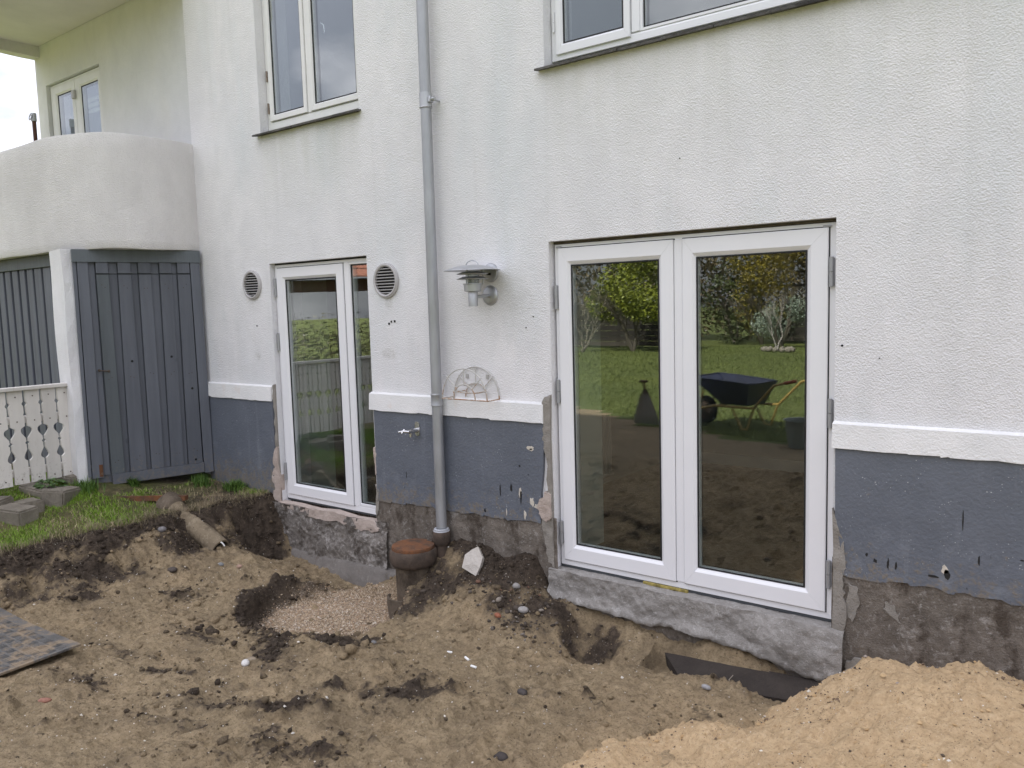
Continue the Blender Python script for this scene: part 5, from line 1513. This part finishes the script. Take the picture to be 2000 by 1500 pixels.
# rubble left of the french door
N = 230
x = RS.normal(-3.02, .20, N); y = RS.normal(-.30, .12, N).clip(-.7, -.06)
s = np.exp(RS.normal(math.log(.0085), .45, N)).clip(.004, .024)
pal = np.array([(.13, .108, .088), (.20, .175, .15), (.085, .068, .054), (.27, .235, .195), (.17, .095, .065), (.05, .04, .032)])
scatter('rubble', x, y, ground_raw(x, y)+s*.25, s, pal[RS.choice(6, N, p=[.24, .12, .24, .07, .05, .28])], M_speck, 5)
# grains and clods on the heap
N = 15000
x = RS.uniform(-2.1, .5, N); y = RS.uniform(-2.3, -.05, N)
hh = heap_raw(x, y)
keep = (hh > ground_raw(x, y)) & (RS.rand(N) < np.clip(.3+1.2*fbm(x*5, y*5, 621, 3), .08, 1))
x, y, hh = x[keep], y[keep], hh[keep]
s = np.exp(RS.normal(math.log(.0036), .48, len(x))).clip(.0015, .016)
pal = np.array([(.44, .30, .155), (.10, .075, .055), (.17, .12, .08), (.70, .65, .56), (.50, .35, .19), (.06, .05, .045), (.35, .30, .26)])
scatter('heap_grit', x, y, hh+s*.3, s, pal[RS.choice(7, len(x), p=[.32, .13, .14, .09, .24, .05, .03])], M_speck, 6, True)

def blades(name, x, y, z, h, w, lean, cols, seed):
    r = np.random.RandomState(seed); n = len(x)
    a = r.uniform(0, 6.28, n); dx, dy = np.cos(a), np.sin(a); sx, sy = -dy, dx
    l = lean*r.uniform(.2, 1.2, n)
    P = []
    for t, ww in ((0, 1), (.55, .8)):
        off = l*t*t*h
        for sg in (-1, 1):
            P.append(np.stack([x+dx*off+sx*sg*w*ww, y+dy*off+sy*sg*w*ww, z+h*t*(1-.25*l*t)], -1))
    P.append(np.stack([x+dx*l*h, y+dy*l*h, z+h*(1-.28*l)], -1))
    V = np.stack(P, 1).reshape(-1, 3)
    b = np.arange(n)[:, None]*5
    F = np.concatenate([b+np.array([[0, 1, 3]]), b+np.array([[0, 3, 2]]), b+np.array([[2, 3, 4]])])
    me = mesh_np(name, V, F, True)
    set_attr(me, 'col', np.repeat(cols, 5, 0))
    return tag(link(name, me, M_grass), kind='stuff')
N = 190000
x = RS.uniform(-8.0, -5.85, N); y = RS.uniform(-3.2, .0, N)
d = edge_d(x, y)
pn = fbm(x*2.6, y*2.6, 701, 4)
far = np.clip((-6.2-x)/.5, 0, 1)
bare = np.exp(-(((x+6.55)/.22)**2+((y+1.45)/.16)**2))+1.3*np.exp(-(((x+6.30)/.42)**2+((y+.42)/.36)**2))+1.0*np.exp(-(((x+6.6)/.3)**2+((y+.12)/.12)**2))+.5*np.exp(-((d)/.06)**2)
inside = (y < np.where(x > -6.85, 0, -1)) & ~((x < -6.85) & (y > -.9))
inside = (x > -6.83) | (y < -1.03-(x < -7.05)*0)
store = (x < -6.80) & (x > -7.12) & (y > -1.0)
keep = (d < .01) & inside & ~store & (RS.rand(N) < np.clip(.80+1.4*pn-1.0*bare, .04, 1)) & (x > -7.9)
x, y, d, pn, bare = x[keep], y[keep], d[keep], pn[keep], bare[keep]
n = len(x)
dry = RS.rand(n) < np.clip(.08+.8*bare-.2*pn, 0, .9)
g1 = np.array([.12, .215, .018]); g2 = np.array([.24, .37, .040]); st = np.array([.42, .35, .20])
t = RS.rand(n, 1)
cols = g1*(1-t)+g2*t; cols[dry] = st*RS.uniform(.6, 1.1, (dry.sum(), 1))
blades('grass', x, y, plat_h(x, y)-.004, np.exp(RS.normal(math.log(.026), .4, n)).clip(.010, .075), RS.uniform(.0012, .0026, n), np.full(n, .9), cols, 7)
# dry roots and straw over the cut edge
N = 2600
y = RS.uniform(-2.9, -.05, N); x = np.interp(y, EY, EX)+RS.normal(0, .05, N)
cols = np.array([.30, .24, .15])*RS.uniform(.35, 1.15, (N, 1))
blades('dead_roots', x, y, ground_raw(x, y)-.004, RS.uniform(.02, .11, N), RS.uniform(.0007, .0016, N), np.full(N, 1.6), cols, 8)
# green tufts along the house wall
xs_, ys_ = [], []
for cx_, cy_, r_, k in ((-6.35, -.10, .10, 380), (-6.80, -.16, .07, 160), (-7.02, -1.08, .12, 260), (-6.70, -.22, .10, 160), (-6.95, -.72, .05, 160)):
    xs_.append(RS.normal(cx_, r_*.5, k)); ys_.append(RS.normal(cy_, r_*.4, k).clip(-9, -.03))
x = np.concatenate(xs_); y = np.concatenate(ys_); n = len(x); t = RS.rand(n, 1)
blades('grass_tufts', x, y, plat_h(x, y), RS.uniform(.04, .11, n), RS.uniform(.002, .004, n), np.full(n, 1.0), np.array([.045, .10, .018])*(1-t)+np.array([.11, .19, .03])*t, 9)

# leafy weed by the railing
wd = empty('leafy_weed', (-7.42, -1.30, .22), 'low green leafy weed growing at the foot of the white railing', 'weed')
mbs = MB()
def leafquad(mb, c, d, up_, L_, W_, fold=.25):
    d = d.normalized(); s = d.cross(up_).normalized(); u = s.cross(d).normalized()
    p = [c, c+d*L_*.35+s*W_+u*W_*fold, c+d*L_*.75+s*W_*.8+u*W_*fold, c+d*L_, c+d*L_*.75-s*W_*.8+u*W_*fold, c+d*L_*.35-s*W_+u*W_*fold, c+d*L_*.5]
    mb.add(p, [(0, 1, 6), (1, 2, 6), (2, 3, 6), (3, 4, 6), (4, 5, 6), (5, 0, 6)])
lb = MB()
for k in range(26):
    a = k*2.4+random.uniform(-.3, .3); rr = .03+.075*math.sqrt(k/26); h = .11-.55*rr+random.uniform(-.02, .03)
    base = Vector((-7.235, -1.285, .215)); tip = base+Vector((math.cos(a)*rr, math.sin(a)*rr, h))
    mbs.tube([base, (base+tip)/2+Vector((0, 0, .02)), tip], .0022, 5)
    for j in range(3):
        aa = a+(j-1)*.9; leafquad(lb, tip, Vector((math.cos(aa), math.sin(aa), .15-random.random()*.5)), Vector((0, 0, 1)), random.uniform(.035, .055), random.uniform(.014, .022))
mbs.build('stem', simple('green_stem', (.10, .16, .04), .6), wd)
lo = lb.build('foliage', simple('matt_green_leaf', (.085, .155, .045), .55, 0, .35, 40), wd)

# ================================================================== GARDEN BEHIND THE PHOTOGRAPHER (seen in the panes)
N = 90000
x = RS.uniform(-16, 0, N); y = -5-18*RS.rand(N)**1.6
lim = np.interp(x, [-9, -7.2, -5.1, -3.5, 0, 4], [-4.0, -6.9, -5.35, -4.9, -5.1, -5.0])
keep = y < lim-.1; x, y = x[keep], y[keep]; n = len(x)
t = np.clip(RS.rand(n)*.7+.5*fbm(x*.8, y*.8, 711, 3)+.2, 0, 1)[:, None]
blades('lawn_grass', x, y, garden_h(x, y)-.005, np.exp(RS.normal(math.log(.05), .4, n)).clip(.02, .16), RS.uniform(.003, .007, n), np.full(n, .9), np.array([.062, .088, .018])*(1-t)+np.array([.150, .180, .04])*t, 10)

def crown_mesh(name, blobs, n, size, pal, seed, asp=.5, shell=.45):
    r = np.random.RandomState(seed)
    vol = np.array([b[3]*b[4]*b[5] for b in blobs])**.67; vol /= vol.sum()
    pick = r.choice(len(blobs), n, p=vol); B = np.array(blobs)[pick]
    d = r.normal(size=(n, 3)); d /= np.linalg.norm(d, axis=1)[:, None]
    rad = shell+(1.05-shell)*r.rand(n)**.6
    P = B[:, :3]+d*rad[:, None]*B[:, 3:6]
    clump = fbm(P[:, 0]*2.2+P[:, 2]*1.3, P[:, 1]*2.2-P[:, 2]*1.7, seed, 3)
    k = clump > -.28; P, d, clump = P[k], d[k], clump[k]; n = len(P)
    nrm = d+r.normal(0, .7, (n, 3)); nrm /= np.linalg.norm(nrm, axis=1)[:, None]
    t1 = np.cross(nrm, r.normal(size=(n, 3))); t1 /= np.linalg.norm(t1, axis=1)[:, None]; t2 = np.cross(nrm, t1)
    s = size*r.uniform(.6, 1.3, (n, 1))
    V = np.stack([P-t1*s, P+t2*s*asp, P+t1*s, P-t2*s*asp], 1).reshape(-1, 3)
    F = np.arange(n*4).reshape(-1, 4)
    me = mesh_np(name, V, F)
    pal = np.array(pal); t = np.clip(.5+.9*clump+r.normal(0, .22, n), 0, 1)[:, None]
    set_attr(me, 'col', np.repeat(pal[0]*(1-t)+pal[1]*t, 4, 0))
    return me
def branch_tree(mb, base, dirs, length, r0, depth, rnd, spread=.5):
    def go(p, d, L_, r, k):
        q = p+d*L_; m = (p+q)/2+Vector((rnd.uniform(-1, 1), rnd.uniform(-1, 1), 0))*L_*.06
        mb.tube([p, m, q], [r, r*.85, r*.68], 6, False)
        if k == 0: return
        for _ in range(rnd.choice((2, 2, 3))):
            e = (d+Vector((rnd.uniform(-1, 1), rnd.uniform(-1, 1), rnd.uniform(-.3, .6)))*spread).normalized()
            go(q, e, L_*rnd.uniform(.62, .85), r*.62, k-1)
    for d in dirs: go(Vector(base), Vector(d).normalized(), length, r0, depth)
def tree(name, label, cat, base, blobs, n, size, pal, seed, trunk=True, bark=None, asp=.5, group=None, spread=.5, depth=3, L_=.7, r0=.06, ndir=3):
    e = empty(name, base, label, cat, group); rnd = random.Random(seed)
    if trunk:
        mb = MB(); branch_tree(mb, base, [(rnd.uniform(-.5, .5), rnd.uniform(-.5, .5), 1) for _ in range(ndir)], L_, r0, depth, rnd, spread)
        mb.build('trunk', bark or M_bark, e, True)
    if n:
        me = crown_mesh('crown', [(b[0]-base[0], b[1]-base[1], b[2]-base[2], *b[3:]) for b in blobs], n, size, pal, seed, asp)
        link('crown', me, M_leaf, e)
    return e
tree('green_shrub', 'broad yellow green shrub at the far end of the lawn, reflected in the left pane', 'shrub', (-13.3, -19.6, 0),
     [(-13.2, -19.6, 2.1, 1.35, 1.1, 1.1), (-12.5, -19.3, 1.55, .95, .8, .6), (-14.0, -19.5, 1.6, 1.0, .8, .65), (-13.0, -19.4, 3.0, 1.0, .8, .6)], 15000, .05, [(.030, .050, .006), (.25, .28, .035)], 21)
tree('bare_shrub', 'bare grey twiggy shrub beside the broad green shrub, seen in the left pane', 'shrub', (-14.9, -19.0, 0), [], 0, 0, None, 22, True, M_palebark, depth=6, L_=.62, r0=.026, ndir=7, spread=.40)
tree('bare_shrub', 'bare grey twiggy shrub leaning over the lawn edge, leftmost in the left pane', 'shrub', (-15.9, -18.4, 0), [], 0, 0, None, 23, True, M_palebark, depth=6, L_=.65, r0=.026, ndir=7, spread=.40)
tree('golden_conifer', 'tall golden green conifer behind the lawn, seen in the right pane', 'tree', (-10.6, -24.2, 0),
     [(-10.6, -24.2, 1.7, 1.0, .9, 1.4), (-10.5, -24.2, 3.0, 1.2, 1.0, 1.2), (-9.7, -24.0, 3.6, 1.0, .8, .9), (-11.2, -24.2, 3.4, .8, .8, 1.0)], 11000, .06, [(.060, .050, .006), (.30, .24, .035)], 24, asp=.3)
tree('silver_bush', 'silver green leafy bush in front of the trellis, seen in the right pane', 'shrub', (-9.35, -22.6, 0),
     [(-9.35, -22.6, .95, .75, .6, .70), (-8.9, -22.4, 1.2, .5, .5, .5), (-9.9, -22.6, .85, .5, .5, .5)], 4200, .05, [(.045, .065, .035), (.30, .36, .28)], 25, asp=.28)
rg = empty('tree_planter', (-8.75, -20.6, 0), 'low ring of brown stones round the small bare tree on the lawn', 'stone ring')
for k in range(13):
    a = 2*math.pi*k/13; o = link('ring_stone', blob_mesh('ring_stone', 40+k, .13, .09, .10, .12, 1), M_block, rg, (math.cos(a)*.42, math.sin(a)*.36, .06)); o.rotation_euler = (0, 0, a)
tree('small_bare_tree', 'small bare tree with pale stems growing in the stone ring on the lawn', 'tree', (-8.75, -20.6, .02), [], 0, 0, None, 26, True, simple('white_bark', (.36, .33, .30), .8), depth=5, L_=.5, r0=.022, ndir=2, spread=.55)
tree('copper_hedge', 'coppery dry beech hedge at the far right of the lawn, seen in the right pane', 'hedge', (-7.2, -23.5, 0),
     [(-7.2, -23.5, 1.5, .95, .8, 1.5), (-6.2, -23.6, 1.5, .9, .8, 1.5), (-5.2, -23.6, 1.5, .9, .8, 1.4)], 7000, .05, [(.085, .05, .025), (.26, .165, .09)], 27, trunk=False)
tree('dark_evergreen', 'dark evergreen in the middle of the far hedge, between the two panes', 'tree', (-12.0, -25.0, 0),
     [(-12.0, -25.0, 1.6, 1.2, .9, 1.6), (-8.3, -26.5, 3.2, 1.5, 1, 1.6)], 5000, .07, [(.014, .022, .008), (.06, .075, .02)], 28)
tree('garden_hedge', 'long dark green hedge closing off the end of the garden', 'hedge', (-12, -28, 0),
     [(-27+1.6*k, -28+.1*k, 2.9+.6*math.sin(k*1.7), 1.5, 1.0, 3.3) for k in range(21)], 44000, .11, [(.040, .034, .018), (.170, .135, .075)], 29, trunk=False)
tree('garden_hedge', 'clipped olive green hedge behind the white railing, reflected in the narrow door', 'hedge', (-10.6, -6, 0),
     [(-10.2-.14*k, -2.2-.75*k, .82, .55, .6, .80) for k in range(16)], 24000, .03, [(.020, .021, .008), (.058, .050, .019)], 30, trunk=False)
# dark board fence and trellis at the end of the lawn
fn = empty('board_fence', (-13, -21.6, 0), 'dark horizontal board fence under the broad green shrub', 'fence')
for k in range(8):
    mb = MB(); mb.cbox(-17.5, -12.7, -21.62+.01*(k % 2), -21.59+.01*(k % 2), .08+k*.19, .255+k*.19, .004); mb.build('board', M_dfence, fn)
for x in (-17.5, -15.1, -12.75):
    mb = MB(); mb.cbox(x-.05, x+.05, -21.72, -21.63, 0, 1.7, .005); mb.build('fence_post', M_dfence, fn)
tr = empty('trellis_fence', (-8.6, -25.2, 0), 'dark fence with a diagonal trellis top behind the silver green bush', 'fence')
for k in range(8):
    mb = MB(); mb.cbox(-10.4, -6.6, -25.22+.01*(k % 2), -25.19+.01*(k % 2), .08+k*.17, .235+k*.17, .004); mb.build('board', M_dfence, tr)
mb = MB()
for k in range(20):
    x = -10.4+k*.19
    for s in (-1, 1): mb.tube([(x, -25.2+.01*s, 1.50 if s > 0 else 2.05), (x+.55, -25.2+.01*s, 2.05 if s > 0 else 1.50)], .011, 4)
mb.build('lattice', M_wwood, tr, kind='stuff')
mb = MB(); mb.cbox(-10.4, -6.1, -25.25, -25.15, 2.06, 2.13, .004); mb.build('top_rail', M_dfence, tr)

# wheelbarrow
wb = empty('wheelbarrow', (-4.05, -5.75, 0), 'dark blue wheelbarrow with yellow frame and red grips standing on the lawn', 'wheelbarrow')
M_tub = simple('dark_blue_tub', (.014, .018, .042), .45, 0, .3, 12)
M_yel = simple('yellow_paint', (.36, .25, .07), .5, 0, .15, 20)
M_red = simple('red_grip', (.33, .07, .03), .5)
ty = -5.72; ca = math.cos(R(14)); sa = math.sin(R(14))
def W(u, v, z): return (-4.05+u*ca-v*sa, -5.75+u*sa+v*ca, z)
bot_ = [(-.16, -.18), (.25, -.20), (.25, .20), (-.16, .18)]; top_ = [(-.55, -.30), (.36, -.31), (.36, .31), (-.55, .30)]
mb = MB()
zt_ = [.66, .60, .60, .66]
o0 = [W(u, v, .31) for u, v in bot_]+[W(u, v, z) for (u, v), z in zip(top_, zt_)]
i0 = [W(u*.96, v*.94, .325) for u, v in bot_]+[W(u*.975, v*.96, z) for (u, v), z in zip(top_, zt_)]
mb.add(o0+i0, [(0, 3, 2, 1), (8, 9, 10, 11)]+[(k, (k+1) % 4, 4+(k+1) % 4, 4+k) for k in range(4)]+[(8+k, 12+k, 12+(k+1) % 4, 8+(k+1) % 4) for k in range(4)]+[(4+k, 4+(k+1) % 4, 12+(k+1) % 4, 12+k) for k in range(4)])
mb.build('tub', M_tub, wb)
mb = MB(); P = [W(u, v, z+.004) for (u, v), z in zip(top_, zt_)]; mb.tube(P+[P[0]], .013, 8); mb.build('rim', M_tub, wb, True)
for sg in (-1, 1):
    mb = MB(); mb.tube([W(-.58, sg*.08, .20), W(-.25, sg*.20, .285), W(.40, sg*.27, .30), W(.72, sg*.30, .62), W(.98, sg*.30, .68)], .017, 8); mb.build('handle_bar', M_yel, wb, True)
    mb = MB(); mb.tube([W(.86, sg*.30, .655), W(1.02, sg*.30, .69)], .022, 10); mb.build('grip', M_red, wb, True)
    mb = MB(); mb.tube([W(.05, sg*.24, .29), W(.22, sg*.25, .02), W(.30, sg*.25, .02), W(.40, sg*.26, .30)], .014, 8); mb.build('leg', M_yel, wb, True)
    mb = MB(); mb.tube([W(-.58, sg*.08, .20), W(-.42, sg*.20, .52)], .011, 8); mb.build('brace', M_yel, wb, True)
wc = Vector(W(-.55, 0, .19)); wax = Vector((-sa, ca, 0))
wh = MB(); wh.lathe([(.125, -.04), (.17, -.042), (.19, -.02), (.19, .02), (.17, .042), (.125, .04)], wc, wax, 24, close=True); wheel = wh.build('wheel', simple('black_tyre', (.02, .02, .02), .8), wb, True)
wh = MB(); wh.lathe([(0, -.035), (.04, -.035), (.125, -.028), (.125, .028), (.04, .035), (0, .035)], wc, wax, 20); wh.build('hub', M_rustdark, wheel, True)
# bucket and spade
bk = empty('bucket', (-2.95, -4.55, 0), 'grey mixing bucket standing on the grass edge near the wheelbarrow', 'bucket')
zb0 = float(ground_raw(np.array([-2.95]), np.array([-4.55]))[0]) if False else -.03
mb = MB(); mb.lathe([(0, zb0), (.15, zb0), (.19, zb0+.30), (.205, zb0+.305), (.205, zb0+.315), (.185, zb0+.31), (.147, zb0+.015), (0, zb0+.012)], (-2.95, -4.85, 0), seg=28); mb.build('body', simple('grey_green_plastic', (.22, .24, .21), .6), bk, True)
mb = MB(); mb.tube([(-2.95-.2*math.cos(a), -4.85-.02-.1*math.sin(a), zb0+.30-.06*math.sin(a)) for a in np.linspace(0, math.pi, 13)], .005, 6); mb.build('handle', M_galv, bk, True)
sv = empty('shovel', (-5.24, -5.45, 0), 'short wide grey shovel standing on its blade at the edge of the lawn', 'shovel')
mb = MB(); vs = []
for z, w, d in ((0, .20, 0), (.12, .18, .02), (.36, .09, .035), (.48, .03, .03)):
    for u in (-1, -.4, .4, 1): vs.append((-5.24+u*w, -5.45+d-(.03 if abs(u) < .5 else 0), z))
V2 = [(x, y-.004, z) for x, y, z in vs]
fs = [(4*r+c, 4*r+c+1, 4*r+c+5, 4*r+c+4) for r in range(3) for c in range(3)]
mb.add(vs, fs); mb.add(V2, [f[::-1] for f in fs]); mb.build('blade', M_galv, sv)
mb = MB(); mb.tube([(-5.24, -5.425, .42), (-5.25, -5.40, .60)], .018, 10); mb.tube([(-5.31, -5.40, .60), (-5.19, -5.40, .60)], .018, 8); mb.build('shaft', M_brown, sv, True)

# neighbour's carport behind the hedge
cpn = empty('carport', (-16.0, -8.6, 0), "neighbour's brown timber carport with red tiled roof behind the olive hedge", 'carport')
d1 = Vector((.69, -.72, 0)); d2 = Vector((-.72, -.69, 0)); base = Vector((-16.2, -8.0, 0))
def obx(mb, s0, s1, t0, t1, z0, z1):
    vs = [base+d1*s+d2*t+Vector((0, 0, z)) for z in (z0, z1) for s, t in ((s0, t0), (s1, t0), (s1, t1), (s0, t1))]
    mb.add(vs, [(0, 3, 2, 1), (4, 5, 6, 7), (0, 1, 5, 4), (1, 2, 6, 5), (2, 3, 7, 6), (3, 0, 4, 7)])
mb = MB(); obx(mb, -4, 4, 0, .12, 2.12, 2.40); mb.build('beam', M_brown, cpn)
for s in (-1.2, -.55, 2.6):
    mb = MB(); obx(mb, s-.09, s+.09, .0, .16, 0, 2.12); mb.build('post', M_brown, cpn)
mb = MB(); obx(mb, -4, 4, .13, 4, 2.36, 2.42); mb.build('ceiling', M_dfence, cpn)
M_tile = simple('red_roof_tile', (.20, .075, .045), .8, 0, .3, 12)
for r_ in range(5):
    mb = MB()
    t0, t1 = -.3+r_*.42, -.3+(r_+1)*.42+.06
    vs = [base+d1*s+d2*t+Vector((0, 0, 2.44+(t+.3)*.42+h)) for h in (0, .03) for s, t in ((-4.2, t0), (4.2, t0), (4.2, t1), (-4.2, t1))]
    mb.add(vs, [(0, 3, 2, 1), (4, 5, 6, 7), (0, 1, 5, 4), (1, 2, 6, 5), (2, 3, 7, 6), (3, 0, 4, 7)])
    mb.build('tile_course', M_tile, cpn)
